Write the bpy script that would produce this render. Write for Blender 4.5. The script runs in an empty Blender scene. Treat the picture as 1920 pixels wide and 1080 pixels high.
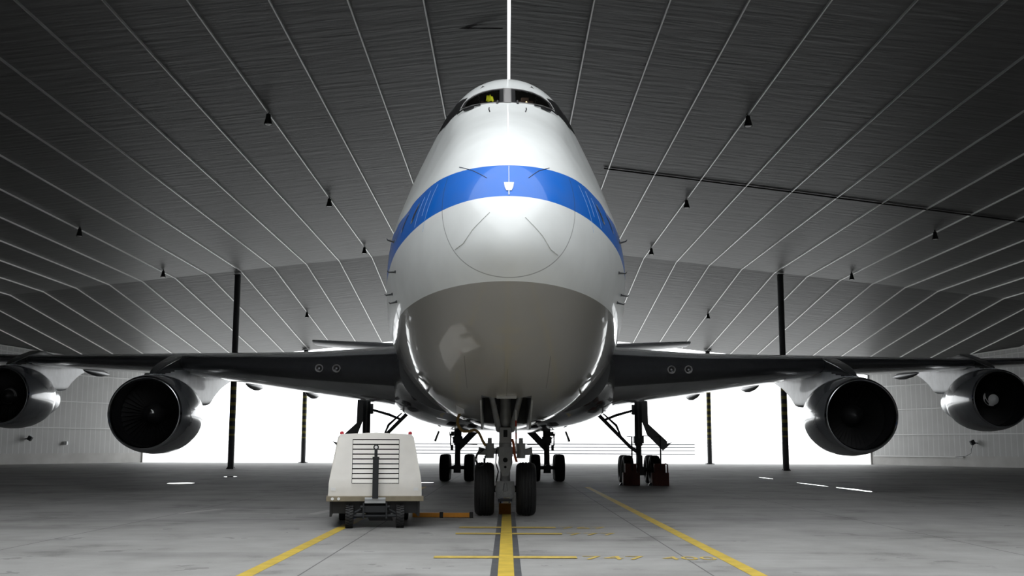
import bpy, bmesh, math, random
from math import sin, cos, pi, radians, sqrt, atan2
from mathutils import Vector, Matrix
random.seed(4)
C = bpy.context.scene.collection

# ------------------------------------------------------------------ camera, sky, exposure
FOCAL = 2090.0
PITCH, YAW, ROLL = radians(8.06), -8 / 2090.0, 0.003
cam_d = bpy.data.cameras.new('camera')
cam_d.sensor_width = 36.0
cam_d.lens = 36.0 * FOCAL / 1920.0
cam_d.clip_end = 2000
cam = bpy.data.objects.new('camera', cam_d)
C.objects.link(cam)
fw = Vector((-sin(YAW) * cos(PITCH), cos(YAW) * cos(PITCH), sin(PITCH)))
rt = Vector((cos(YAW), sin(YAW), 0))
up = rt.cross(fw)
rt2 = rt * cos(ROLL) + up * sin(ROLL)
up2 = up * cos(ROLL) - rt * sin(ROLL)
cm = Matrix((rt2, up2, -fw)).transposed().to_4x4()
cm.translation = Vector((0, 0, 1.58))
cam.matrix_world = cm
bpy.context.scene.camera = cam

w = bpy.data.worlds.new('overcast_sky')
bpy.context.scene.world = w
w.use_nodes = True
bg = w.node_tree.nodes['Background']
bg.inputs[0].default_value = (0.96, 0.985, 1.0, 1)
bg.inputs[1].default_value = 3.0
vs = bpy.context.scene.view_settings
vs.view_transform = 'Standard'
vs.look = 'None'
vs.gamma = 1.0
vs.exposure = 0.0
vs.use_curve_mapping = False

# ------------------------------------------------------------------ helpers
class MB:
    def __init__(self):
        self.v, self.f, self.m = [], [], []
    def add(self, vs, fs, mi=0):
        b = len(self.v)
        self.v += [tuple(p) for p in vs]
        self.f += [tuple(b + i for i in f) for f in fs]
        self.m += [mi] * len(fs)
        return self
    def box(self, c, s, mi=0, rot=None):
        hx, hy, hz = s[0] / 2, s[1] / 2, s[2] / 2
        P = [Vector((x, y, z)) for x in (-hx, hx) for y in (-hy, hy) for z in (-hz, hz)]
        if rot is not None:
            P = [rot @ p for p in P]
        P = [p + Vector(c) for p in P]
        return self.add(P, [(0, 1, 3, 2), (4, 6, 7, 5), (0, 4, 5, 1), (2, 3, 7, 6), (0, 2, 6, 4), (1, 5, 7, 3)], mi)
    def grid(self, rows, closed=False, mi=0):
        n = len(rows[0])
        vs = [p for r in rows for p in r]
        fs = []
        for i in range(len(rows) - 1):
            for j in range(n if closed else n - 1):
                k = (j + 1) % n
                fs.append((i * n + j, i * n + k, (i + 1) * n + k, (i + 1) * n + j))
        return self.add(vs, fs, mi)
    def lathe(self, prof, c=(0, 0, 0), axis='y', n=32, mi=0):
        rows = []
        for a, r in prof:
            row = []
            for k in range(n):
                t = 2 * pi * k / n
                if axis == 'y': p = (r * cos(t), a, r * sin(t))
                elif axis == 'x': p = (a, r * cos(t), r * sin(t))
                else: p = (r * cos(t), r * sin(t), a)
                row.append((p[0] + c[0], p[1] + c[1], p[2] + c[2]))
            rows.append(row)
        return self.grid(rows, True, mi)
    def tube(self, path, r, n=10, mi=0, caps=True):
        path = [Vector(p) for p in path]
        rs = r if isinstance(r, (list, tuple)) else [r] * len(path)
        rows = []
        ref = None
        for i, p in enumerate(path):
            d = (path[min(i + 1, len(path) - 1)] - path[max(i - 1, 0)]).normalized()
            if ref is None:
                ref = d.orthogonal().normalized()
            a = (ref - d * ref.dot(d)).normalized()
            ref = a
            b = d.cross(a)
            rows.append([p + (a * cos(2 * pi * k / n) + b * sin(2 * pi * k / n)) * rs[i] for k in range(n)])
        self.grid(rows, True, mi)
        if caps:
            self.add(rows[0], [tuple(range(n))[::-1]], mi)
            self.add(rows[-1], [tuple(range(n))], mi)
        return self
    def prism(self, poly, a, b, axis='y', mi=0):
        def P(u, v, t):
            return (u, t, v) if axis == 'y' else ((t, u, v) if axis == 'x' else (u, v, t))
        n = len(poly)
        vs = [P(u, v, a) for u, v in poly] + [P(u, v, b) for u, v in poly]
        fs = [tuple(range(n)), tuple(range(2 * n - 1, n - 1, -1))]
        fs += [(i, n + i, n + (i + 1) % n, (i + 1) % n) for i in range(n)]
        return self.add(vs, fs, mi)

def obj(name, mb, mats, parent=None, loc=None, sharp=32, bevel=0, fix=True):
    me = bpy.data.meshes.new(name)
    me.from_pydata(mb.v, [], mb.f)
    if not isinstance(mats, (list, tuple)):
        mats = [mats]
    for m in mats:
        me.materials.append(m)
    me.polygons.foreach_set('material_index', mb.m)
    if fix:
        bm = bmesh.new(); bm.from_mesh(me)
        bmesh.ops.recalc_face_normals(bm, faces=bm.faces)
        bm.to_mesh(me); bm.free()
    me.polygons.foreach_set('use_smooth', [True] * len(me.polygons))
    me.set_sharp_from_angle(angle=radians(sharp))
    me.update()
    o = bpy.data.objects.new(name, me)
    C.objects.link(o)
    if parent is not None:
        o.parent = parent
    if loc is not None:
        o.location = loc
    if bevel:
        b = o.modifiers.new('edge', 'BEVEL'); b.width = bevel; b.segments = 2; b.limit_method = 'ANGLE'
    return o

def thing(name, label, cat, loc=(0, 0, 0), rotz=0.0, group=None):
    o = bpy.data.objects.new(name, None)
    C.objects.link(o)
    o.location = loc; o.rotation_euler = (0, 0, rotz)
    o.empty_display_size = 0.2
    tag(o, label, cat, group)
    return o

def tag(o, label, cat, group=None):
    o['label'] = label; o['category'] = cat
    if group: o['group'] = group
    return o

def struct(name, mb, mats, parent=None, **k):
    o = obj(name, mb, mats, parent, **k)
    o['kind'] = 'structure'
    return o

def copy_tree(o, parent=None):
    c = o.copy(); C.objects.link(c)
    if parent is not None:
        c.parent = parent
    for ch in list(o.children):
        copy_tree(ch, c)
    return c

# ------------------------------------------------------------------ materials
def newmat(name):
    m = bpy.data.materials.new(name); m.use_nodes = True
    nt = m.node_tree
    return m, nt, nt.nodes['Principled BSDF']

def mat(name, col, rough=0.5, metal=0.0, coat=0.0, var=0.0, scale=4.0, bump=0.0, spec=0.5, stretch=(1, 1, 1)):
    m, nt, b = newmat(name)
    b.inputs['Roughness'].default_value = rough
    b.inputs['Metallic'].default_value = metal
    b.inputs['Coat Weight'].default_value = coat
    b.inputs['Coat Roughness'].default_value = 0.04
    b.inputs['Specular IOR Level'].default_value = spec
    b.inputs['Base Color'].default_value = (*col, 1)
    if var or bump:
        tc = nt.nodes.new('ShaderNodeTexCoord'); mp = nt.nodes.new('ShaderNodeMapping')
        mp.inputs['Scale'].default_value = stretch
        nz = nt.nodes.new('ShaderNodeTexNoise'); nz.inputs['Scale'].default_value = scale; nz.inputs['Detail'].default_value = 5
        nt.links.new(tc.outputs['Object'], mp.inputs[0]); nt.links.new(mp.outputs[0], nz.inputs['Vector'])
        if var:
            r = nt.nodes.new('ShaderNodeMapRange')
            r.inputs['From Min'].default_value = 0.3; r.inputs['From Max'].default_value = 0.7
            r.inputs['To Min'].default_value = 1 - var; r.inputs['To Max'].default_value = 1 + var
            mx = nt.nodes.new('ShaderNodeVectorMath'); mx.operation = 'SCALE'
            mx.inputs[0].default_value = col
            nt.links.new(nz.outputs[0], r.inputs[0]); nt.links.new(r.outputs[0], mx.inputs['Scale'])
            nt.links.new(mx.outputs[0], b.inputs['Base Color'])
        if bump:
            bp = nt.nodes.new('ShaderNodeBump'); bp.inputs['Strength'].default_value = bump; bp.inputs['Distance'].default_value = 0.05
            nt.links.new(nz.outputs[0], bp.inputs['Height']); nt.links.new(bp.outputs[0], b.inputs['Normal'])
    return m

def mathn(nt, op, a, b=None, c=None):
    n = nt.nodes.new('ShaderNodeMath'); n.operation = op
    for i, v in enumerate((a, b, c)):
        if v is None: continue
        if isinstance(v, (int, float)): n.inputs[i].default_value = v
        else: nt.links.new(v, n.inputs[i])
    return n.outputs[0]

def mixc(nt, f, a, b):
    n = nt.nodes.new('ShaderNodeMix'); n.data_type = 'RGBA'
    for sock, v in ((n.inputs[0], f), (n.inputs[6], a), (n.inputs[7], b)):
        if isinstance(v, (int, float)): sock.default_value = v
        elif isinstance(v, tuple): sock.default_value = (*v, 1)
        else: nt.links.new(v, sock)
    return n.outputs[2]

S0 = 8.38            # station of the nose gear = the aircraft's origin
def fuselage_paint():
    m, nt, b = newmat('fuselage_paint')
    tc = nt.nodes.new('ShaderNodeTexCoord'); sp = nt.nodes.new('ShaderNodeSeparateXYZ')
    nt.links.new(tc.outputs['Object'], sp.inputs[0])
    x, y, z = sp.outputs
    s = mathn(nt, 'ADD', y, S0)
    white, blue, grey = (0.80, 0.825, 0.82), (0.006, 0.145, 0.62), (0.33, 0.318, 0.292)
    low = mathn(nt, 'MAXIMUM', mathn(nt, 'MULTIPLY_ADD', s, -0.085, 5.655), 5.17)
    m1 = mathn(nt, 'GREATER_THAN', z, low)
    m2 = mathn(nt, 'LESS_THAN', z, mathn(nt, 'MULTIPLY_ADD', s, 0.012, 6.27))
    mb_ = mathn(nt, 'MULTIPLY', m1, m2)
    mg = mathn(nt, 'LESS_THAN', z, mathn(nt, 'MULTIPLY_ADD', s, -0.022, 4.235))
    c1 = mixc(nt, mb_, white, blue)
    c2 = mixc(nt, mg, c1, grey)
    # panel joints: radome ring, lower nose panels
    rd = mathn(nt, 'ABSOLUTE', mathn(nt, 'ADD', mathn(nt, 'MULTIPLY_ADD', z, -0.66, s), 2.525))
    l1 = mathn(nt, 'MULTIPLY', mathn(nt, 'LESS_THAN', rd, 0.010), mathn(nt, 'LESS_THAN', z, 6.25))
    fr = mathn(nt, 'ABSOLUTE', mathn(nt, 'SUBTRACT', mathn(nt, 'FRACT', mathn(nt, 'MULTIPLY', s, 1 / 2.4)), 0.5))
    l2 = mathn(nt, 'MULTIPLY', mathn(nt, 'LESS_THAN', fr, 0.0018), mathn(nt, 'GREATER_THAN', s, 2.0))
    ax = mathn(nt, 'ABSOLUTE', x)
    l3 = mathn(nt, 'MULTIPLY', mathn(nt, 'LESS_THAN', mathn(nt, 'ABSOLUTE', mathn(nt, 'SUBTRACT', ax, 0.78)), 0.008),
               mathn(nt, 'MULTIPLY', mathn(nt, 'LESS_THAN', mathn(nt, 'ABSOLUTE', mathn(nt, 'SUBTRACT', s, 3.55)), 0.97), mathn(nt, 'LESS_THAN', z, 3.4)))
    l4 = mathn(nt, 'MULTIPLY', mathn(nt, 'LESS_THAN', ax, 0.006),
               mathn(nt, 'MULTIPLY', mathn(nt, 'LESS_THAN', mathn(nt, 'ABSOLUTE', mathn(nt, 'SUBTRACT', s, 3.7)), 1.0), mathn(nt, 'LESS_THAN', z, 3.4)))
    ln = mathn(nt, 'MAXIMUM', mathn(nt, 'MAXIMUM', l1, mathn(nt, 'MULTIPLY', l2, 0.3)), mathn(nt, 'MAXIMUM', l3, l4))
    nz = nt.nodes.new('ShaderNodeTexNoise'); nz.inputs['Scale'].default_value = 1.6; nz.inputs['Detail'].default_value = 6
    nt.links.new(tc.outputs['Object'], nz.inputs['Vector'])
    dirt = nt.nodes.new('ShaderNodeMapRange')
    dirt.inputs['From Min'].default_value = 0.35; dirt.inputs['From Max'].default_value = 0.7
    dirt.inputs['To Min'].default_value = 0.0; dirt.inputs['To Max'].default_value = 0.10
    nt.links.new(nz.outputs[0], dirt.inputs[0])
    c3 = mixc(nt, mathn(nt, 'MULTIPLY', ln, 0.55), c2, (0.05, 0.05, 0.05))
    c4 = mixc(nt, dirt.outputs[0], c3, (0.25, 0.24, 0.22))
    nt.links.new(c4, b.inputs['Base Color'])
    b.inputs['Roughness'].default_value = 0.36
    b.inputs['Specular IOR Level'].default_value = 0.3
    nt.links.new(mathn(nt, 'MULTIPLY_ADD', mg, 0.5, 0.3), b.inputs['Coat Weight'])
    b.inputs['Coat Roughness'].default_value = 0.03
    # slight waviness of the skin so reflections break up
    n2 = nt.nodes.new('ShaderNodeTexNoise'); n2.inputs['Scale'].default_value = 1.1; n2.inputs['Detail'].default_value = 2
    nt.links.new(tc.outputs['Object'], n2.inputs['Vector'])
    bp = nt.nodes.new('ShaderNodeBump'); bp.inputs['Strength'].default_value = 0.25; bp.inputs['Distance'].default_value = 0.012
    nt.links.new(n2.outputs[0], bp.inputs['Height'])
    nt.links.new(bp.outputs[0], b.inputs['Normal']); nt.links.new(bp.outputs[0], b.inputs['Coat Normal'])
    return m

def floor_mat():
    m, nt, b = newmat('stained_concrete')
    tc = nt.nodes.new('ShaderNodeTexCoord'); sp = nt.nodes.new('ShaderNodeSeparateXYZ')
    nt.links.new(tc.outputs['Object'], sp.inputs[0])
    x, y, z = sp.outputs
    def noise(sc, det, stretch, rough=0.6):
        mp = nt.nodes.new('ShaderNodeMapping'); mp.inputs['Scale'].default_value = stretch
        n = nt.nodes.new('ShaderNodeTexNoise'); n.inputs['Scale'].default_value = sc; n.inputs['Detail'].default_value = det
        n.inputs['Roughness'].default_value = rough
        nt.links.new(tc.outputs['Object'], mp.inputs[0]); nt.links.new(mp.outputs[0], n.inputs['Vector'])
        return n.outputs[0]
    n1 = noise(0.55, 8, (1, 0.6, 1)); n2 = noise(2.2, 6, (0.6, 1.0, 1)); n3 = noise(30, 3, (1, 1, 1))
    v = mathn(nt, 'ADD', mathn(nt, 'MULTIPLY', n1, 0.6), mathn(nt, 'ADD', mathn(nt, 'MULTIPLY', n2, 0.35), mathn(nt, 'MULTIPLY', n3, 0.10)))
    r = nt.nodes.new('ShaderNodeValToRGB')
    r.color_ramp.elements[0].position = 0.34; r.color_ramp.elements[0].color = (0.15, 0.149, 0.145, 1)
    r.color_ramp.elements[1].position = 0.64; r.color_ramp.elements[1].color = (0.40, 0.398, 0.39, 1)
    e = r.color_ramp.elements.new(0.47); e.color = (0.32, 0.317, 0.308, 1)
    nt.links.new(v, r.inputs[0])
    # slab joints
    fx = mathn(nt, 'ABSOLUTE', mathn(nt, 'SUBTRACT', mathn(nt, 'FRACT', mathn(nt, 'DIVIDE', x, 5.1)), 0.5))
    fy = mathn(nt, 'ABSOLUTE', mathn(nt, 'SUBTRACT', mathn(nt, 'FRACT', mathn(nt, 'DIVIDE', mathn(nt, 'ADD', y, 1.7), 6.0)), 0.5))
    j = mathn(nt, 'MAXIMUM', mathn(nt, 'LESS_THAN', fx, 0.0022), mathn(nt, 'MULTIPLY', mathn(nt, 'LESS_THAN', fy, 0.0022), 0.5))
    # oil patches
    n4 = noise(0.9, 4, (1, 1, 1)); st = mathn(nt, 'MULTIPLY', mathn(nt, 'GREATER_THAN', n4, 0.66), 0.35)
    n5 = noise(0.35, 5, (0.35, 1.6, 1))
    st = mathn(nt, 'MAXIMUM', st, mathn(nt, 'MULTIPLY', mathn(nt, 'MINIMUM', mathn(nt, 'MAXIMUM', mathn(nt, 'SUBTRACT', n5, 0.5), 0.0), 0.2), 1.6))
    c = mixc(nt, mathn(nt, 'MAXIMUM', mathn(nt, 'MULTIPLY', j, 0.75), st), r.outputs[0], (0.07, 0.07, 0.07))
    nt.links.new(c, b.inputs['Base Color'])
    rr = mathn(nt, 'MULTIPLY_ADD', n2, 0.3, 0.5)
    nt.links.new(rr, b.inputs['Roughness'])
    b.inputs['Specular IOR Level'].default_value = 0.16
    bp = nt.nodes.new('ShaderNodeBump'); bp.inputs['Strength'].default_value = 0.15; bp.inputs['Distance'].default_value = 0.02
    nt.links.new(n3, bp.inputs['Height']); nt.links.new(bp.outputs[0], b.inputs['Normal'])
    return m

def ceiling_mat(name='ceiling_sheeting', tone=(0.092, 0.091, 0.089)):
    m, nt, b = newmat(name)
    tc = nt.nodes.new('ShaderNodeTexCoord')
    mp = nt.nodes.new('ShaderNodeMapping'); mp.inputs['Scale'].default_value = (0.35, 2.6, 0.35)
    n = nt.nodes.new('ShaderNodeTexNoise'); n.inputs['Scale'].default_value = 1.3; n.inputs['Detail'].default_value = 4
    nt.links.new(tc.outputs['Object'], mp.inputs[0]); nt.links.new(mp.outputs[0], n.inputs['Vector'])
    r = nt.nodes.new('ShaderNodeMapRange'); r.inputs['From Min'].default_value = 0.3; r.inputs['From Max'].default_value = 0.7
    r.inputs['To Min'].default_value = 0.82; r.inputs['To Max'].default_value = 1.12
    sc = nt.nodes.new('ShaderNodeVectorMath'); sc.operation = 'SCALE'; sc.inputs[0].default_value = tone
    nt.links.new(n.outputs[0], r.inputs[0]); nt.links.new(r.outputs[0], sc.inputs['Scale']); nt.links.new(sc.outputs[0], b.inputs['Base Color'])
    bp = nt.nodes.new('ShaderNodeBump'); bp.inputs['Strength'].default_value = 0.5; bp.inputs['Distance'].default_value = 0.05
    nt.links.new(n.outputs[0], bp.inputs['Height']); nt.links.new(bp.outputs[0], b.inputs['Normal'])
    b.inputs['Roughness'].default_value = 0.5
    return m

def wall_mat():
    m, nt, b = newmat('ribbed_wall_sheeting')
    tc = nt.nodes.new('ShaderNodeTexCoord'); sp = nt.nodes.new('ShaderNodeSeparateXYZ')
    nt.links.new(tc.outputs['Object'], sp.inputs[0])
    x, y, z = sp.outputs
    f = mathn(nt, 'FRACT', mathn(nt, 'MULTIPLY', y, 2.0))
    rib = mathn(nt, 'MULTIPLY', mathn(nt, 'LESS_THAN', f, 0.12), mathn(nt, 'GREATER_THAN', z, 0.85))
    n = nt.nodes.new('ShaderNodeTexNoise'); n.inputs['Scale'].default_value = 0.8; n.inputs['Detail'].default_value = 6
    nt.links.new(tc.outputs['Object'], n.inputs['Vector'])
    base = mixc(nt, n.outputs[0], (0.46, 0.46, 0.45), (0.60, 0.60, 0.59))
    conc = mixc(nt, n.outputs[0], (0.40, 0.39, 0.37), (0.68, 0.67, 0.65))
    c = mixc(nt, mathn(nt, 'LESS_THAN', z, 0.85), base, conc)
    c = mixc(nt, mathn(nt, 'MULTIPLY', rib, 0.5), c, (0.82, 0.82, 0.81))
    nt.links.new(c, b.inputs['Base Color'])
    b.inputs['Roughness'].default_value = 0.5
    return m

def glass_mat():
    m = bpy.data.materials.new('cockpit_glass'); m.use_nodes = True
    nt = m.node_tree; nt.nodes.clear()
    o = nt.nodes.new('ShaderNodeOutputMaterial'); mx = nt.nodes.new('ShaderNodeMixShader')
    t = nt.nodes.new('ShaderNodeBsdfTransparent'); t.inputs[0].default_value = (0.88, 0.90, 0.90, 1)
    g = nt.nodes.new('ShaderNodeBsdfGlossy'); g.inputs['Roughness'].default_value = 0.02; g.inputs[0].default_value = (0.6, 0.6, 0.6, 1)
    fr = nt.nodes.new('ShaderNodeFresnel'); fr.inputs[0].default_value = 1.35
    nt.links.new(fr.outputs[0], mx.inputs[0]); nt.links.new(t.outputs[0], mx.inputs[1]); nt.links.new(g.outputs[0], mx.inputs[2])
    nt.links.new(mx.outputs[0], o.inputs[0])
    return m

def band_mat():
    """post paint: dark grey with dull yellow bands at mid height"""
    m, nt, b = newmat('banded_post_paint')
    tc = nt.nodes.new('ShaderNodeTexCoord'); sp = nt.nodes.new('ShaderNodeSeparateXYZ')
    nt.links.new(tc.outputs['Object'], sp.inputs[0])
    z = sp.outputs[2]
    f = mathn(nt, 'LESS_THAN', mathn(nt, 'FRACT', mathn(nt, 'MULTIPLY', z, 1.9)), 0.42)
    inb = mathn(nt, 'MULTIPLY', mathn(nt, 'GREATER_THAN', z, 2.2), mathn(nt, 'LESS_THAN', z, 7.2))
    c = mixc(nt, mathn(nt, 'MULTIPLY', f, inb), (0.05, 0.052, 0.055), (0.30, 0.27, 0.07))
    nt.links.new(c, b.inputs['Base Color']); b.inputs['Roughness'].default_value = 0.5
    return m

M = dict(
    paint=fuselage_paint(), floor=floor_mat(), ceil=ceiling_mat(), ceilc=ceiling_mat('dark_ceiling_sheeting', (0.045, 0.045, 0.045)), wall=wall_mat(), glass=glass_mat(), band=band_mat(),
    batten=mat('bright_metal_batten', (0.66, 0.66, 0.65), 0.36, metal=0.8),
    rail=mat('white_wall_rail', (0.8, 0.8, 0.79), 0.4),
    ground=mat('apron_concrete', (0.72, 0.72, 0.71), 0.8, var=0.12, scale=0.3),
    fence=mat('white_fence', (0.80, 0.80, 0.80), 0.7, var=0.1, scale=0.5),
    wing=mat('grey_wing_skin', (0.40, 0.41, 0.425), 0.25, coat=0.6, var=0.08, scale=1.2),
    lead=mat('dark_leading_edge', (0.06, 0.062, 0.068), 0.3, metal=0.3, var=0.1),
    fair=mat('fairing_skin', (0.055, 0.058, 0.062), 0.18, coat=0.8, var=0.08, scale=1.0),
    nac=mat('nacelle_paint', (0.13, 0.137, 0.148), 0.2, coat=0.8, var=0.06, scale=2),
    pyl=mat('pylon_paint', (0.50, 0.52, 0.55), 0.4, coat=0.2, var=0.14, scale=2.2),
    lip=mat('polished_inlet_lip', (0.45, 0.46, 0.48), 0.16, metal=1.0),
    duct=mat('inlet_duct', (0.012, 0.012, 0.013), 0.35),
    fan=mat('fan_titanium', (0.012, 0.012, 0.013), 0.5, metal=0.3),
    swirl=mat('white_swirl', (0.75, 0.75, 0.75), 0.5),
    swirlg=mat('grey_swirl', (0.22, 0.22, 0.22), 0.5),
    core=mat('core_cowl', (0.42, 0.43, 0.44), 0.25, metal=0.6, var=0.1),
    dark=mat('dark_steel', (0.035, 0.037, 0.04), 0.45, metal=0.4),
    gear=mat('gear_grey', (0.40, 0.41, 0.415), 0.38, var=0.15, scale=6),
    gearD=mat('gear_grey_dark', (0.085, 0.09, 0.095), 0.45, var=0.2, scale=6),  # darker gear grey for main gear, well and torque links
    chrome=mat('oleo_chrome', (0.7, 0.7, 0.7), 0.15, metal=1.0),
    tyre=mat('tyre_rubber', (0.018, 0.018, 0.019), 0.65, var=0.2, scale=9),
    hub=mat('wheel_hub', (0.30, 0.30, 0.30), 0.4, metal=0.3),
    black=mat('black_void', (0.008, 0.008, 0.009), 0.8),
    rubber=mat('black_rubber', (0.015, 0.015, 0.016), 0.4),
    frame=mat('window_frame_metal', (0.42, 0.41, 0.41), 0.35, metal=0.4),
    lipm=mat('grey_lip', (0.42, 0.42, 0.41), 0.5),
    plate=mat('white_plate', (0.85, 0.87, 0.90), 0.35),
    joint=mat('blue_grey_joint', (0.22, 0.33, 0.50), 0.4),
    strip=mat('pale_strip', (0.72, 0.74, 0.73), 0.4),
    sdark=mat('dark_strip', (0.06, 0.07, 0.10), 0.5),
    cream=mat('cream_cart_paint', (0.93, 0.90, 0.845), 0.42, coat=0.15, var=0.04, scale=3),
    brass=mat('tan_bumper', (0.29, 0.25, 0.175), 0.5, var=0.15, scale=5),
    red=mat('red_lens', (0.65, 0.03, 0.05), 0.3),
    refl=mat('white_reflector', (0.95, 0.95, 0.95), 0.4),
    redw=mat('signal_red', (0.55, 0.05, 0.03), 0.5),
    orange=mat('orange_paint', (0.62, 0.25, 0.02), 0.5, var=0.1),
    ribbon=mat('orange_ribbon', (0.55, 0.11, 0.03), 0.7),
    yhose=mat('ochre_hose', (0.26, 0.16, 0.04), 0.5),
    yellow=mat('yellow_floor_paint', (0.60, 0.43, 0.055), 0.6, var=0.16, scale=3),
    yfaint=mat('worn_yellow_paint', (0.58, 0.43, 0.10), 0.6, var=0.2, scale=8),
    border=mat('dark_floor_paint', (0.085, 0.088, 0.095), 0.6, var=0.2, scale=4),
    wpaint=mat('worn_white_paint', (0.46, 0.455, 0.44), 0.6, var=0.12, scale=6),
    chock=mat('red_brown_chock', (0.13, 0.03, 0.018), 0.55, var=0.2),
    lampb=mat('lamp_housing', (0.02, 0.02, 0.02), 0.5),
    lens=mat('lamp_lens', (0.85, 0.85, 0.85), 0.3),
    water=mat('wet_film', (0.03, 0.03, 0.03), 0.03, spec=1.0),
    vest=mat('hi_vis_yellow', (0.85, 0.95, 0.04), 0.7),
    seat=mat('brown_seat_cloth', (0.05, 0.032, 0.026), 0.9),
    lightgl=mat('landing_light_glass', (0.55, 0.56, 0.58), 0.08, metal=0.8),
)
em = bpy.data.materials.new('panel_lamp_glow'); em.use_nodes = True
em.node_tree.nodes['Principled BSDF'].inputs['Emission Color'].default_value = (1.0, 0.75, 0.4, 1)
em.node_tree.nodes['Principled BSDF'].inputs['Emission Strength'].default_value = 3.0
M['glow'] = em

# ------------------------------------------------------------------ the setting
KINK, FAR, NEAR = 75.0, 102.0, 21.0
def roof_z(x, y):
    return 15.35 - 0.111 * abs(x) - max(0.0, y - KINK) * 0.116

fl = MB().add([(-60, -60, 0), (60, -60, 0), (60, FAR, 0), (-60, FAR, 0)], [(0, 1, 2, 3)])
floor = struct('floor', fl, M['floor'])
gr = MB().add([(-300, FAR, -0.004), (300, FAR, -0.004), (300, 420, -0.004), (-300, 420, -0.004)], [(0, 1, 2, 3)])
gr.add([(-300, -200, -0.006), (-60, -200, -0.006), (-60, FAR, -0.006), (-300, FAR, -0.006)], [(0, 1, 2, 3)])
gr.add([(60, -200, -0.006), (300, -200, -0.006), (300, FAR, -0.006), (60, FAR, -0.006)], [(0, 1, 2, 3)])
gr.add([(-60, -200, -0.006), (60, -200, -0.006), (60, -60, -0.006), (-60, -60, -0.006)], [(0, 1, 2, 3)])
ground = struct('ground', gr, M['ground'])

SX = 2.6
rf = MB()
def roof_piece(x0, x1, y0, y1, lift=0.0, t=0.3):
    ys = [y0] + [v for v in (KINK,) if y0 < v < y1] + [y1]
    for a, b in zip(ys[:-1], ys[1:]):
        q = [(x0, a), (x1, a), (x1, b), (x0, b)]
        lo = [(x, y, roof_z(x, y) + lift) for x, y in q]
        hi = [(x, y, roof_z(x, y) + lift + t) for x, y in q]
        rf.add(lo + hi, [(0, 3, 2, 1), (4, 5, 6, 7), (0, 1, 5, 4), (1, 2, 6, 5), (2, 3, 7, 6), (3, 0, 4, 7)])
for sg in (-1, 1):
    xo = 50.0
    roof_piece(*sorted((sg * SX, sg * xo)), NEAR, FAR)
    roof_piece(*sorted((sg * 10, sg * xo)), -33, NEAR)  # unseen front roof, added to narrow the sky opening that lights the nose
    roof_piece(*sorted((0, sg * 10)), -33, -9.0)  # unseen roof over the camera, added to close that opening in front
    rf.box((sg * (SX + 0.05), (NEAR + KINK) / 2, roof_z(SX, 30) + 0.2), (0.1, KINK - NEAR, 0.4))
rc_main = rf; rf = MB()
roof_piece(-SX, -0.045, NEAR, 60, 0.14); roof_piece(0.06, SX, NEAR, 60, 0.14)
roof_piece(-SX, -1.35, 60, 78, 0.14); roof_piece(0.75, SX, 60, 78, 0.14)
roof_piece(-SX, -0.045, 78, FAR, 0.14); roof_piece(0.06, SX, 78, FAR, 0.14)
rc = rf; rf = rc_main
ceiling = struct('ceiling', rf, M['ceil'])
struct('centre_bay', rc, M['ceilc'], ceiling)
for sg in (-1, 1):
    for k in range(21):
        X = sg * (SX + 2.222 * k)
        b = MB()
        for a, c in ((NEAR if abs(X) < 10 else -33, KINK), (KINK, FAR)) + (((-33, -9.0),) if abs(X) < 10 else ()):
            P = []
            for y in (a, c):
                z = roof_z(X, y)
                P += [(X - .024, y, z + .02), (X + .024, y, z + .02), (X + .024, y, z - .07), (X - .024, y, z - .07)]
            b.add(P, [(0, 1, 5, 4), (1, 2, 6, 5), (2, 3, 7, 6), (3, 0, 4, 7), (0, 3, 2, 1), (4, 5, 6, 7)])
        struct('batten', b, M['batten'], ceiling)
# dark conduit crossing the right half of the roof
cd = MB().tube([(4.6, 52.2, roof_z(4.6, 52.2) - .05), (14, 52.7, roof_z(14, 52.7) - .05), (40, 54.4, roof_z(40, 54.4) - .05)], 0.035, 8)
struct('trim_1', cd, M['lampb'])
cd = MB()
for y in (35.5, 44.0):
    cd.box((-1.35, y, roof_z(1.3, y) + 0.12), (2.3, 0.03, 0.04))
struct('trim_2', cd, M['lampb'])

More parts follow.
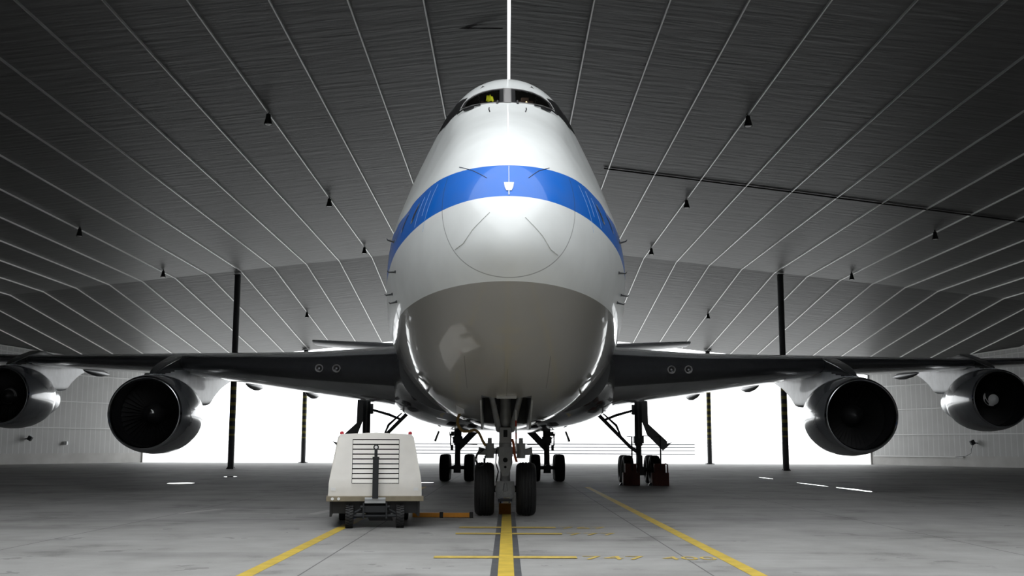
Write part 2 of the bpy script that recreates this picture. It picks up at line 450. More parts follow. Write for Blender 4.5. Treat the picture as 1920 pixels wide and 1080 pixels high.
def make_wall(sg):
    mb = MB()
    pts = [(33, FAR), (48.5, 71), (48.5, -33)]
    out = []
    for (xa, ya), (xb, yb) in zip(pts[:-1], pts[1:]):
        n = max(2, int(abs(yb - ya)))
        A = [(sg * (xa + (xb - xa) * i / n), ya + (yb - ya) * i / n) for i in range(n + 1)]
        mb.grid([[(x, y, 0) for x, y in A], [(x, y, roof_z(x, y) + 0.1) for x, y in A]])
        B = [(x + sg * 0.25, y) for x, y in A]
        mb.grid([[(x, y, 0) for x, y in B], [(x, y, roof_z(x, y) + 0.1) for x, y in B]])
    mb.box((sg * 33.1, FAR, roof_z(33, FAR) / 2), (0.35, 0.2, roof_z(33, FAR)))
    o = struct('wall_left' if sg < 0 else 'wall_right', mb, M['wall'])
    rails = [7.4, 5.15, 2.95] if sg < 0 else [6.95, 4.85, 2.65, 0.78]
    for z in rails:
        r = MB()
        for (xa, ya), (xb, yb) in zip(pts[:1] if z < 1 else pts[:-1], pts[1:2] if z < 1 else pts[1:]):
            d = Vector((xb - xa, yb - ya, 0)); L = d.length; d.normalize()
            cx, cy = (xa + xb) / 2, (ya + yb) / 2
            if z < 1:
                cx, cy, L = xa + d.x * 5.4, ya + d.y * 5.4, 10.0
            ang = atan2(d.y, d.x * sg)
            r.box((sg * (cx - 0.07), cy, z), (L, 0.07, 0.085), rot=Matrix.Rotation(ang, 3, 'Z'))
        struct('wall_rail', r, M['rail'], o)
    # eave flashing just under the roof
    r = MB()
    for off in (0.05, 0.42):
        P0 = Vector((sg * 32.9, FAR, roof_z(33, FAR) - off)); P1 = Vector((sg * 48.3, 71, roof_z(48.5, 75) - off + .35))
        r.tube([P0, P1], 0.05, 6)
    struct('eave_flashing', r, M['rail'], o)
    return o
wall_l, wall_r = make_wall(-1), make_wall(1)

# floor paint (thin coats on the slab, children of the floor)
def paint(name, x0, x1, y0, y1, m, z=0.003):
    return struct(name, MB().add([(x0, y0, z), (x1, y0, z), (x1, y1, z), (x0, y1, z)], [(0, 1, 2, 3)]), M[m], floor)
paint('centre_line_border', -0.205, 0.185, 2, 27.4, 'border', 0.003)
paint('centre_line', -0.112, 0.092, 2, 40, 'yellow', 0.006)
paint('guide_line', -3.30, -3.10, 2, 44, 'yellow')
paint('guide_line', 3.02, 3.22, 2, 44, 'yellow')
for y, x0, x1, txt in ((16.3, -1.04, 1.0, '747'), (20.6, -0.93, 1.0, '777'), (22.15, -0.93, 0.95, '767')):
    for a, b in ((x0, -0.115), (0.095, x1)):
        paint('stop_bar', a, b, y - 0.16, y + 0.16, 'yfaint', 0.009)
    def numerals(t, xx, size):
        cu = bpy.data.curves.new('painted_numerals', 'FONT'); cu.body = t; cu.size = size
        to = bpy.data.objects.new('tmp', cu); C.objects.link(to)
        bpy.context.view_layer.update()
        me = bpy.data.meshes.new_from_object(to.evaluated_get(bpy.context.evaluated_depsgraph_get()))
        bpy.data.objects.remove(to)
        me.materials.clear(); me.materials.append(M['yfaint'])
        no = bpy.data.objects.new('painted_numerals', me); C.objects.link(no)
        no.parent = floor; no.location = (xx, y - 0.27, 0.006); no['kind'] = 'structure'
        no.scale = (0.86, 1.0, 1.0)
    numerals(txt, x1 + 0.06, 0.72)
    if y < 17: numerals('400', x1 + 1.2, 0.62)
# worn white bay outline on the left
for a in (((-7.6, 26.4), (-7.1, 28.2), .25), ((-6.9, 28.3), (-4.3, 28.0), .16), ((-6.7, 26.6), (-5.5, 26.5), .16), ((-4.3, 28.0), (-4.5, 26.2), .25)):
    (x0, y0), (x1, y1), wd = a
    d = Vector((x1 - x0, y1 - y0, 0)).normalized(); n = Vector((-d.y, d.x, 0)) * wd / 2
    p, q = Vector((x0, y0, .003)), Vector((x1, y1, .003))
    struct('bay_outline', MB().add([p - n, q - n, q + n, p + n], [(0, 1, 2, 3)]), M['wpaint'], floor)

# unseen wall added behind the camera to block the low front sky
bw = MB().box((0, -34, 10), (130, 1.0, 20))
struct('wall_sky_block', bw, M['wall'])

# outside: fence and kerb far behind
f = MB()
for k in range(5):
    f.box((0, 150, 0.35 + 0.42 * k), (130, 0.06, 0.36))
rl = MB()
for k in range(4):
    rl.box((3, -0.02, 0.56 + 0.42 * k), (44, 0.05, 0.10))
fence = thing('perimeter_fence', 'long white slatted fence on the apron behind the hangar', 'fence', (0, 150, 0))
obj('fence_slats', MB().add([(v[0], v[1] - 150, v[2]) for v in f.v], f.f), M['fence'], fence)
obj('fence_rails', rl, M['fair'], fence)
for k in range(27):
    obj('fence_post', MB().box((-65 + 5 * k, 0.09, 1.1), (0.12, 0.12, 2.2)), M['fence'], fence)
kb = MB().prism([(31.2, 0), (42, 0), (42, 0.62), (31.2, 0.62)], 125, 125.5, 'y')
tag(obj('concrete_barrier', kb, M['ground']), 'low pale concrete barrier outside near the right wall end', 'barrier')

# ------------------------------------------------------------------ posts
def post(x, y, r, label, plate):
    z = roof_z(abs(x) + plate / 2, y + plate / 2) - 0.02
    t = thing('support_post', label, 'post', (x, y, 0), 0, 'hangar support posts')
    obj('shaft', MB().lathe([(0.02, r), (z, r)], axis='z', n=20), M['band'], t)
    pl = MB().box((0, 0, 0.02), (plate, plate, 0.04))
    obj('base_plate', pl, M['dark'], t)
    for sx in (-1, 1):
        for sy in (-1, 1):
            obj('anchor_bolt', MB().lathe([(0.04, 0.03), (0.12, 0.03), (0.12, 0.0)], (sx * plate * .38, sy * plate * .38, 0), 'z', 8), M['dark'], t)
    obj('head_plate', MB().box((0, 0, z - 0.03), (plate * 0.9, plate * 0.9, 0.05)), M['dark'], t)
    return t
post(-18.5, 75.6, 0.21, 'dark steel post behind the left wing, seen between its two engines and the fuselage', 0.5)
post(18.55, 75.0, 0.21, 'dark steel post with yellow bands beside the right inner engine pylon', 0.5)
post(-18.3, 101.2, 0.21, 'slim yellow-banded post in the bright opening left of the cart', 0.75)
post(18.2, 101.2, 0.21, 'slim yellow-banded post in the bright opening right of the chocked gear', 0.75)

# ------------------------------------------------------------------ roof lamps
def lamp(x, y, label):
    z = roof_z(x, y)
    t = thing('ceiling_lamp', label, 'lamp', (x, y, z), 0, 'lamps hanging from the hangar roof')
    obj('bracket', MB().tube([(0, 0, 0.0), (0, 0, -0.16)], 0.04, 8), M['lampb'], t)
    obj('housing', MB().lathe([(-0.10, 0.0), (-0.10, 0.085), (-0.24, 0.10), (-0.50, 0.17), (-0.50, 0.155), (-0.46, 0.15)], (0, 0, 0), 'z', 20), M['lampb'], t)
    obj('lens', MB().lathe([(-0.47, 0.152), (-0.50, 0.12), (-0.515, 0.0)], (0, 0, 0), 'z', 20), M['lens'], t)
for sg, side in ((-1, 'left'), (1, 'right')):
    lamp(sg * 9.26, 41.7, 'black roof lamp highest in the picture on the %s of the cockpit' % side)
    lamp(sg * 9.26, 56.6, 'black roof lamp level with the blue stripe on the %s of the nose' % side)
    lamp(sg * 9.26, 70.9, 'small black roof lamp closest to the fuselage flank on the %s' % side)
    lamp(sg * 22.4, 57.4, 'black roof lamp outermost on the dark %s side of the roof' % side)
    lamp(sg * 22.4, 71.7, 'black roof lamp outside the tall %s post near the roof bend' % side)
    lamp(sg * 15.9, 87.8, 'tiny black roof lamp low above the %s wing, beyond the roof bend' % side)

# wall fittings
t = thing('wall_floodlight', 'small dark floodlight on the left wall below the outer engine', 'lamp', (-38.75, 90.5, 2.0))
obj('arm', MB().tube([(-0.05, 0, 0), (0.3, 0, 0.05)], 0.04, 8), M['dark'], t)
obj('head', MB().box((0.42, -0.02, 0.06), (0.32, 0.30, 0.34), rot=Matrix.Rotation(0.5, 3, 'Y')), M['dark'], t, bevel=0.02)
obj('hood', MB().box((0.52, -0.05, 0.26), (0.26, 0.34, 0.04), rot=Matrix.Rotation(0.5, 3, 'Y')), M['plate'], t)
t = thing('junction_box', 'small white square box on the left wall', 'box', (-36.80, 94.0, 1.7))
obj('case', MB().box((0, 0, 0), (0.22, 0.3, 0.3)), M['refl'], t, bevel=0.02)
obj('lid', MB().box((0.12, -0.02, 0), (0.03, 0.24, 0.24)), M['refl'], t)
t = thing('wall_floodlight', 'dark fixture with hanging cable on the right wall below the outer engine', 'lamp', (38.25, 91.4, 1.9))
obj('arm', MB().tube([(0.05, 0, 0), (-0.3, 0, 0.05)], 0.04, 8), M['dark'], t)
obj('head', MB().box((-0.40, -0.02, 0.06), (0.32, 0.30, 0.36), rot=Matrix.Rotation(-0.5, 3, 'Y')), M['dark'], t, bevel=0.02)
obj('cable', MB().tube([(-0.35, 0, -0.1), (-0.5, 0.05, -0.5), (-0.5, 0.1, -0.8), (-0.75, 0.6, -1.05), (-1.2, 1.6, -1.12)], 0.022, 6), M['dark'], t)

# wet streaks along the floor drains
def streak(x, y0, y1, wd, label):
    pts = []
    n = 10
    for i in range(n + 1):
        u = i / n
        pts.append((x + random.uniform(-.03, .03) + wd * sin(pi * u) ** .6 * .5, y0 + (y1 - y0) * u))
    for i in range(n, -1, -1):
        u = i / n
        pts.append((x + random.uniform(-.03, .03) - wd * sin(pi * u) ** .6 * .5, y0 + (y1 - y0) * u))
    m_ = MB().prism([(a, b) for a, b in pts], 0.0005, 0.004, 'z')
    tag(obj('puddle', m_, M['water']), label, 'puddle', 'wet streaks on the hangar floor')
streak(12.95, 39.6, 44.5, 0.36, 'widest shiny wet streak on the floor right of the right main gear')
streak(12.85, 45.2, 50.3, 0.22, 'thin wet streak behind the widest one on the right floor')
streak(13.1, 55.5, 58.8, 0.22, 'short wet streak farthest back on the right floor')
streak(-13.55, 46.2, 47.9, 1.1, 'bright wet patch on the floor left of the cart')
streak(-13.9, 56.2, 57.6, 0.6, 'small wet patch behind the bright one on the left floor')
streak(-3.5, 48.2, 49.2, 0.7, 'wet patch on the floor just right of the cart')

# ------------------------------------------------------------------ aircraft
def pchip(xs, ys):
    n = len(xs); h = [xs[i + 1] - xs[i] for i in range(n - 1)]; d = [(ys[i + 1] - ys[i]) / h[i] for i in range(n - 1)]
    m = [0.0] * n
    for i in range(1, n - 1):
        if d[i - 1] * d[i] > 0:
            w1, w2 = 2 * h[i] + h[i - 1], h[i] + 2 * h[i - 1]
            m[i] = (w1 + w2) / (w1 / d[i - 1] + w2 / d[i])
    m[0], m[-1] = d[0], d[-1]
    import bisect
    def f(x):
        x = min(max(x, xs[0]), xs[-1])
        i = min(max(bisect.bisect_right(xs, x) - 1, 0), n - 2)
        t = (x - xs[i]) / h[i]
        return ys[i] * (2 * t**3 - 3 * t**2 + 1) + h[i] * m[i] * (t**3 - 2 * t**2 + t) + ys[i + 1] * (-2 * t**3 + 3 * t**2) + h[i] * m[i + 1] * (t**3 - t**2)
    return f
def tab(p):
    f = pchip([sqrt(a) for a, b in p], [b for a, b in p])
    return lambda s: f(sqrt(max(s, 0.0)))
ZT = tab([(0,4.85),(.3,5.62),(.8,6.25),(1.5,6.84),(2.5,7.43),(3.5,7.9),(4.5,8.38),(5.0,8.68),(5.8,9.24),(6.6,9.73),(7.8,10.05),(9.5,10.14),(12,10.14),(14,10.07),(17,9.65),(21,8.85),(24,8.58),(34,8.55),(44,8.5),(52,8.2),(56,7.6)])
ZB = tab([(0,4.85),(.3,4.28),(.8,3.82),(1.5,3.40),(2.5,3.02),(4,2.65),(6,2.34),(8,2.18),(10.5,2.08),(13,2.06),(24,2.12),(34,2.3),(38,2.5),(44,3.6),(50,5.4),(56,7.0)])
WD = tab([(0,0),(.3,.64),(.8,1.04),(1.5,1.42),(2.5,1.80),(4,2.20),(6,2.53),(8,2.76),(10.5,3.0),(13,3.2),(15.5,3.25),(36,3.25),(42,2.7),(50,1.4),(56,.3)])
ZM = tab([(0,4.85),(1.5,4.95),(4,5.1),(8,5.25),(12,5.3),(36,5.3),(44,5.9),(56,7.3)])
MM = tab([(0,0),(1.5,.15),(3.5,.75),(5,1.0),(7,1.0),(14,1),(17,.7),(22,0),(56,0)])
KK = tab([(0,0),(4,0),(5.5,-.05),(6.6,-.04),(8,.06),(9.5,.13),(11,.16),(14,.10),(18,0),(56,0)])
# pear-shaped double-lobe profile
PU, PG = [], []
_ru, _rl, _dz, _top = 1.95, 3.25, 9.95 - 1.95 - 5.3, 9.95 - 5.3
_pa = math.asin(min(1, (_rl - _ru) / _dz))
for i in range(600):
    ph = pi / 2 * i / 599
    if ph <= _pa: PU.append(_rl * sin(ph) / _top); PG.append(cos(ph))
    else: PU.append((_dz + _ru * sin(ph)) / _top); PG.append(_ru * cos(ph) / _rl)
import bisect as _bs
def pear(u):
    if u >= 0.99999: return 0.0
    i = _bs.bisect_right(PU, u)
    if i <= 0: return PG[0]
    if i >= len(PU): return PG[-1]
    a, b = PU[i - 1], PU[i]
    return PG[i - 1] + (PG[i] - PG[i - 1]) * ((u - a) / (b - a) if b > a else 0)
def sec_pt(s, th, c=None):
    zt, zb, wd, zm, m, k = c or (ZT(s), ZB(s), WD(s), ZM(s), MM(s), KK(s))
    if th <= 0:
        return wd * cos(th), zm + (zm - zb) * sin(th)
    u = sin(th)
    g = ((1 - m) * cos(th) + m * pear(u)) * (1 + k * sin(pi * u ** 1.7))
    return wd * g, zm + (zt - zm) * u
def halfw(s, z):
    c = (ZT(s), ZB(s), WD(s), ZM(s), MM(s), KK(s))
    if z >= c[0] or z <= c[1]: return -1.0
    u = (z - c[3]) / (c[0] - c[3]) if z > c[3] else (z - c[3]) / (c[3] - c[1])
    return sec_pt(s, math.asin(max(-1, min(1, u))), c)[0]
def surf_s(x, z, hi=12.5):
    lo = 1e-5
    for _ in range(40):
        mid = (lo + hi) / 2
        if halfw(mid, z) > abs(x): hi = mid
        else: lo = mid
    return (lo + hi) / 2
def P3(x, s, z): return (x, s - S0, z)
def front_pt(x, z, off=0.0):
    s = surf_s(x, z)
    if not off: return P3(x, s, z)
    e = 0.02
    sx = (surf_s(x + e, z) - surf_s(x - e, z)) / (2 * e); sz = (surf_s(x, z + e) - surf_s(x, z - e)) / (2 * e)
    n = Vector((sx, -1, sz)).normalized()
    return tuple(Vector(P3(x, s, z)) + n * off)
def side_pt(sg, s, z, off=0.0):
    e = 0.02
    x = halfw(s, z)
    ds = (halfw(s + e, z) - halfw(s - e, z)) / (2 * e); dz = (halfw(s, z + e) - halfw(s, z - e)) / (2 * e)
    n = Vector((1, -ds, -dz)).normalized()
    return (sg * (x + n.x * off), s - S0 + n.y * off, z + n.z * off)
def patch(mb, poly, fn, rings=(1.0, .75, .5, .25), sub=4, mi=0, tail=None):
    """fan of rings that follows the skin; poly in the two surface coordinates"""
    B = []
    for i, p in enumerate(poly):
        q = poly[(i + 1) % len(poly)]
        for k in range(sub):
            B.append((p[0] + (q[0] - p[0]) * k / sub, p[1] + (q[1] - p[1]) * k / sub))
    cx = sum(p[0] for p in B) / len(B); cy = sum(p[1] for p in B) / len(B)
    rows = [[fn(cx + (a - cx) * r, cy + (b - cy) * r) for a, b in B] for r in rings]
    mb.grid(rows, True, mi)
    if rings[-1] < 0.5:
        n = len(B)
        mb.add(rows[-1] + [fn(cx, cy)], [(i, (i + 1) % n, n) for i in range(n)], mi)
    return (cx, cy)

AX, AY, ASL = 0.017, 17.55, 0.0072
air = thing('airplane', 'white wide-body jet airliner with blue stripe and grey belly parked nose-on', 'airplane',
            (AX - ASL * S0, AY + S0, 0), ASL)

WPL = [(-.074, 9.256), (-.304, 9.24), (-.537, 9.205), (-.736, 9.13), (-.93, 8.99), (-1.0, 8.80), (-.94, 8.735), (-.743, 8.74), (-.523, 8.715), (-.25, 8.70), (-.074, 8.70)]
def inside(p, poly):
    r = False
    for i in range(len(poly)):
        (x1, y1), (x2, y2) = poly[i], poly[i - 1]
        if (y1 > p[1]) != (y2 > p[1]) and p[0] < (x2 - x1) * (p[1] - y1) / (y2 - y1) + x1: r = not r
    return r
_cx = sum(p[0] for p in WPL) / len(WPL); _cz = sum(p[1] for p in WPL) / len(WPL)
HOLE = [(_cx + (a - _cx) * .9, _cz + (b - _cz) * .9) for a, b in WPL]
# fuselage skin
WELL0, WELL1, WELLX = 4.75, 9.6, 0.50
st = [0.0006, .004, .012, .025, .045, .07, .1, .135, .175, .22, .27, .325, .385, .45, .52, .6, .68, .77, .86, .96]
s = 1.06
while s < 4.7: st.append(s); s += .1
st.append(WELL0); s = 4.79
while s < 6.3: st.append(s); s += .035
while s < 9.5: st.append(s); s += .1
st.append(WELL1); s = 9.75
while s < 18: st.append(s); s += .2
while s <= 56: st.append(s); s += .8
NLO, NMID, NUP = 10, 60, 150
rows = []
for s in st:
    c = (ZT(s), ZB(s), WD(s), ZM(s), MM(s), KK(s))
    xk = min(WELLX, 0.3 * c[2])
    tk = -math.acos(xk / c[2]) if c[2] > 0 else -pi / 2
    ths = [-pi / 2 + (tk + pi / 2) * i / NLO for i in range(NLO)] + [tk + (0 - tk) * i / NMID for i in range(NMID)] + [pi / 2 * i / NUP for i in range(NUP + 1)]
    half = [sec_pt(s, t, c) for t in ths]
    half[0] = (0.0, half[0][1]); half[-1] = (0.0, half[-1][1])
    rows.append([P3(a, s, b) for a, b in half] + [P3(-a, s, b) for a, b in half[-2:0:-1]])
fb = MB(); n = len(rows[0]); nh = NLO + NMID + NUP
fb.v = [p for r in rows for p in r]
tip = len(fb.v); fb.v.append(P3(0, 0, 4.85))
for j in range(n): fb.f.append((tip, (j + 1) % n, j)); fb.m.append(0)
for i in range(len(rows) - 1):
    inwell = WELL0 - 1e-6 <= st[i] and st[i + 1] <= WELL1 + 1e-6
    inwin = 4.7 < st[i] < 6.4
    for j in range(n):
        k = (j + 1) % n
        if inwell and (j < NLO or j >= n - NLO): continue
        q = (i * n + j, i * n + k, (i + 1) * n + k, (i + 1) * n + j)
        if inwin and all(inside((-abs(fb.v[a][0]), fb.v[a][2]), HOLE) for a in q) : continue
        fb.f.append(q); fb.m.append(0)
fb.add(rows[-1], [tuple(range(n))])
fus = obj('fuselage', fb, M['paint'], air, sharp=60)

# nose-gear well
wb = MB()
ss_ = [WELL0 + (WELL1 - WELL0) * i / 12 for i in range(13)]
for sg in (-1, 1):
    wb.grid([[P3(sg * WELLX * .995, q, ZB(q) + .02) for q in ss_], [P3(sg * WELLX * .995, q, 4.1) for q in ss_]])
wb.add([P3(-WELLX, WELL0, 4.1), P3(WELLX, WELL0, 4.1), P3(WELLX, WELL1, 4.1), P3(-WELLX, WELL1, 4.1)], [(0, 1, 2, 3)])
for q in (WELL0 + .005, WELL1 - .005):
    wb.add([P3(-WELLX, q, ZB(q) + .02), P3(WELLX, q, ZB(q) + .02), P3(WELLX, q, 4.1), P3(-WELLX, q, 4.1)], [(0, 1, 2, 3)])
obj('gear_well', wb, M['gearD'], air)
for sg in (-1, 1):
    db = MB()
    db.prism([(WELL0 + .25 - S0, ZB(WELL0 + .25) + .02), (8.9 - S0, ZB(8.9) + .02), (8.9 - S0, 1.96), (6.6 - S0, 1.93), (5.3 - S0, 2.35)], sg * .50, sg * .535, 'x')
    obj('well_door', db, M['gear'], air)
obj('well_lip', MB().box(P3(0.0, 4.62, 2.57), (0.40, 0.18, 0.13)), M['lipm'], air, bevel=0.015)

# cockpit glazing
for sg in (-1, 1):
    poly = [(sg * -a if sg > 0 else a, b) for a, b in WPL]
    seal = MB(); patch(seal, poly, lambda a, b: front_pt(a, b, .010), rings=(1.0, .9, .8))
    so = obj('windshield', seal, M['rubber'], air)
    gl = MB(); patch(gl, poly, lambda a, b: front_pt(a, b, .012), rings=(.81, .6, .4, .2))
    obj('glass_pane', gl, M['glass'], so)
    fr = MB()
    loop = [front_pt(a, b, .012) for a, b in poly]; loop.append(loop[0])
    fr.tube(loop, .011, 6)
    obj('pane_frame', fr, M['frame'], so)
    for poly2 in ([(5.72, 8.70), (5.87, 8.80), (6.04, 8.99), (6.14, 9.15), (6.95, 9.24), (7.0, 8.70), (6.3, 8.62)], [(7.08, 8.74), (7.03, 9.18), (7.7, 9.16), (8.05, 8.95), (7.9, 8.78)]):
        sw = MB(); patch(sw, poly2, lambda a, b: side_pt(sg, a, b, .012))
        obj('side_window', sw, M['rubber'], air)
    # wiper, parked along the lower edge
    wp = MB(); wp.tube([front_pt(sg * .56, 8.66, .03), front_pt(sg * .74, 8.655, .04), front_pt(sg * .93, 8.65, .04), front_pt(sg * 1.05, 8.60, .04)], .018, 6)
    wp.tube([front_pt(sg * .70, 8.63, .03), front_pt(sg * .80, 8.615, .035), front_pt(sg * .90, 8.61, .03)], [.02, .035, .02], 8)
    wo = obj('wiper', wp, M['rubber'], air)
    obj('wiper_pivot', MB().tube([front_pt(sg * .215, 8.665, .0), front_pt(sg * .20, 8.70, .05)], .022, 8), M['rubber'], air)
    obj('vent_probe', MB().tube([front_pt(sg * .365, 8.335, 0), front_pt(sg * .37, 8.34, .06), front_pt(sg * .362, 8.37, .075)], .012, 6), M['rubber'], air)
po = MB(); patch(po, [(-.068, 9.27), (.068, 9.27), (.068, 8.69), (-.068, 8.69)], lambda a, b: front_pt(a, b, .014))
obj('centre_post', po, M['frame'], air)
# inside the cockpit: dark tub, seat with a vest thrown over it, a glowing panel lamp
cb = MB()
def ring(q, dz): return [P3(-1.2, q, 8.2), P3(1.2, q, 8.2), P3(1.15, q, ZT(q) - dz - .55), P3(.55, q, ZT(q) - dz), P3(-.55, q, ZT(q) - dz), P3(-1.15, q, ZT(q) - dz - .55)]
cb.grid([ring(6.25, .10), ring(7.0, .10), ring(8.2, .10)], True)
cb.add(ring(8.2, .10), [(0, 1, 2, 3, 4, 5)])
obj('cockpit_lining', cb, M['black'], air)
gs = MB().box(P3(0, 5.85, 8.62), (1.5, .8, .08))
obj('glareshield', gs, M['black'], air)
for sg in (-1, 1):
    sb = MB().box(P3(sg * .42, 7.25, 8.98), (.40, .14, .9)).box(P3(sg * .42, 7.23, 9.44), (.20, .10, .14))
    so = obj('pilot_seat', sb, M['seat'], air, bevel=.03)
vb = MB()
vr = []
for i in range(9):
    u = i / 8
    row = []
    for j in range(9):
        v = j / 8 - .5
        a = pi * u
        row.append(P3(-.40 + v * (.20 - .06 * sin(a)) + .012 * sin(9 * v + 4 * u), 7.235 - .10 * cos(a), 9.39 + .20 * sin(a) * (1 - .5 * abs(v)) + .012 * sin(13 * v)))
    vr.append(row)
vb.grid(vr)
bpy.context.view_layer.update()
vest = obj('safety_vest', MB().add([air.matrix_world @ Vector(p) for p in vb.v], vb.f), M['vest'])
sol = vest.modifiers.new('cloth', 'SOLIDIFY'); sol.thickness = .015
tag(vest, 'bright yellow safety vest behind the left windshield of the airliner', 'vest')
obj('panel_lamp', MB().lathe([(-.02, 0), (-.02, .018), (0.02, .02), (.02, 0)], P3(.43, 6.5, 9.17), 'y', 10), M['glow'], air)
pl_ = bpy.data.lights.new('vest_fill_light', 'POINT'); pl_.energy = 9; pl_.color = (1, .93, .8); pl_.shadow_soft_size = .05
plo = bpy.data.objects.new('vest_fill_light', pl_); C.objects.link(plo); plo.parent = air; plo.location = P3(.05, 6.75, 9.5)  # added fill light, set apart from the panel lamp to brighten the vest

# nose details
eb = MB(); patch(eb, [(-.083, 5.90), (.083, 5.90), (.068, 5.80), (.043, 5.735), (-.043, 5.735), (-.068, 5.80)], lambda a, b: front_pt(a, b, .012))
obj('nose_plate', eb, M['plate'], air)
def line(name, pts, r, m):
    L = []
    for (a, b), (c, d) in zip(pts[:-1], pts[1:]):
        for k in range(8): L.append(front_pt(a + (c - a) * k / 8, b + (d - b) * k / 8, .003))
    L.append(front_pt(*pts[-1], .003))
    obj(name, MB().tube(L, r, 6), M[m], air)
line('diverter_strip', [(0, 6.26), (0, 5.905)], .007, 'strip')
line('diverter_strip', [(0, 5.73), (0, 5.65)], .012, 'strip')
line('diverter_strip', [(-.315, 5.33), (-.6, 5.05), (-.74, 4.86), (-.885, 4.79)], .010, 'strip')
line('diverter_strip', [(.264, 5.24), (.55, 4.95), (.68, 4.76), (.81, 4.69)], .010, 'strip')
line('diverter_strip', [(-.86, 6.40), (-.6, 6.22), (-.37, 6.02)], .006, 'sdark')
line('diverter_strip', [(.70, 6.33), (.5, 6.2), (.33, 6.02)], .006, 'sdark')
for sg in (-1, 1):
    # cabin windows in the stripe
    for q in (2.75, 3.65, 4.6, 5.6, 6.6, 7.6):
        ov = [(q + .085 * abs(cos(t)) ** .7 * (1 if cos(t) >= 0 else -1), 5.84 + .20 * abs(sin(t)) ** .8 * (1 if sin(t) >= 0 else -1)) for t in [2 * pi * k / 16 for k in range(16)]]
        rim = MB(); patch(rim, ov, lambda a, b: side_pt(sg, a, b, .010), rings=(1.0, .74), sub=1)
        ro = obj('cabin_window', rim, M['frame'], air)
        pn = MB(); patch(pn, ov, lambda a, b: side_pt(sg, a, b, .006), rings=(.8, .4), sub=1)
        obj('window_pane', pn, M['rubber'], ro)
    # side probes
    for q, z in ((3.9, 4.92), (4.9, 4.62), (4.4, 4.40), (5.2, 5.75)):
        b0 = Vector(side_pt(sg, q, z, 0)); b1 = Vector(side_pt(sg, q, z, .14))
        obj('air_probe', MB().tube([b0, b1, b1 + Vector((0, -.16, 0))], [.02, .014, .008], 6).tube([b0 + Vector((0, -.06, 0)), b0 + Vector((0, .06, 0))], .025, 6), M['dark'], air)
    # thin joint arcs across the stripe
    for q, z0, z1 in ((1.75, 5.3, 6.2), (2.05, 5.65, 6.15), (2.35, 5.5, 6.1)):
        obj('skin_joint', MB().tube([side_pt(sg, q + .02 * i, z0 + (z1 - z0) * i / 8, .002) for i in range(9)], .003, 5), M['joint'], air)
# belly access hatch, hanging open
hb = MB().box(P3(-1.02, 7.55, 2.42), (.17, .04, .26), rot=Matrix.Rotation(-.1, 3, 'Y')).box(P3(-.99, 7.3, 2.62), (.16, .3, .03))
obj('belly_hatch', hb, M['plate'], air)

# wing-body fairing
FA = tab([(0, 2.9), (13, 2.9), (14.5, 3.2), (17, 3.65), (20, 3.95), (33, 3.95), (37, 3.4), (41, 2.6), (56, 2.0)])
FB = tab([(0, 2.35), (13, 2.35), (15, 2.2), (18, 2.10), (24, 2.06), (32, 2.14), (36, 2.3), (41, 3.0), (56, 4)])
rows = []
for i in range(60):
    q = 13.2 + i * (41 - 13.2) / 59
    a, zb = FA(q), FB(q)
    zc = 3.9
    row = []
    for k in range(65):
        t = -pi + pi * k / 64
        ex = 2 / 2.6
        cc, sn = cos(t), sin(t)
        row.append(P3(a * math.copysign(abs(cc) ** ex, cc), q, zc + (zc - zb) * math.copysign(abs(sn) ** ex, sn)))
    for k in range(1, 24):
        t = pi * k / 24
        row.append(P3(a * cos(t), q, zc + .75 * sin(t)))
    rows.append(row)
fm = MB().grid(rows, True)
fm.add(rows[0], [tuple(range(len(rows[0])))]); fm.add(rows[-1], [tuple(range(len(rows[0])))])
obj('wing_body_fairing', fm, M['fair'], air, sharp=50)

# wings
ST = [(2.2, 13.6, 3.66, 15.2, .130, .45), (3.2, 14.5, 3.76, 14.1, .132, .42), (6.2, 17.2, 3.97, 11.9, .118, .28), (11.9, 22.6, 4.55, 8.5, .095, .06), (20.9, 31.0, 5.25, 5.8, .085, .02), (29.8, 38.9, 6.05, 4.06, .08, .0)]
def wing_par(X):
    for a, b in zip(ST[:-1], ST[1:]):
        if X <= b[0] or b is ST[-1]:
            t = (X - a[0]) / (b[0] - a[0])
            return [a[k] + (b[k] - a[k]) * t for k in range(1, 6)]
def naca(n, tc, m=.012):
    o = []
    for i in range(n):
        x = (1 - cos(pi * i / (n - 1))) / 2
        yt = 5 * tc * (.2969 * sqrt(x) - .1260 * x - .3516 * x**2 + .2843 * x**3 - .1036 * x**4)
        yc = m * sin(pi * x)
        o.append((x, yc + yt, yc - yt))
    return o
def foil_loft(par, Xs, sg, n=26, m=.012, vertical=False):
    rows = []
    for X in Xs:
        sl, zl, ch, tc, dr = par(X)
        A = naca(n, tc, m)
        ring = [(sl + x * ch, zl - dr * x + u * ch) for x, u, l in A] + [(sl + x * ch, zl - dr * x + l * ch) for x, u, l in A[-2:0:-1]]
        rows.append([P3(sg * X, a, b) for a, b in ring])
    return rows
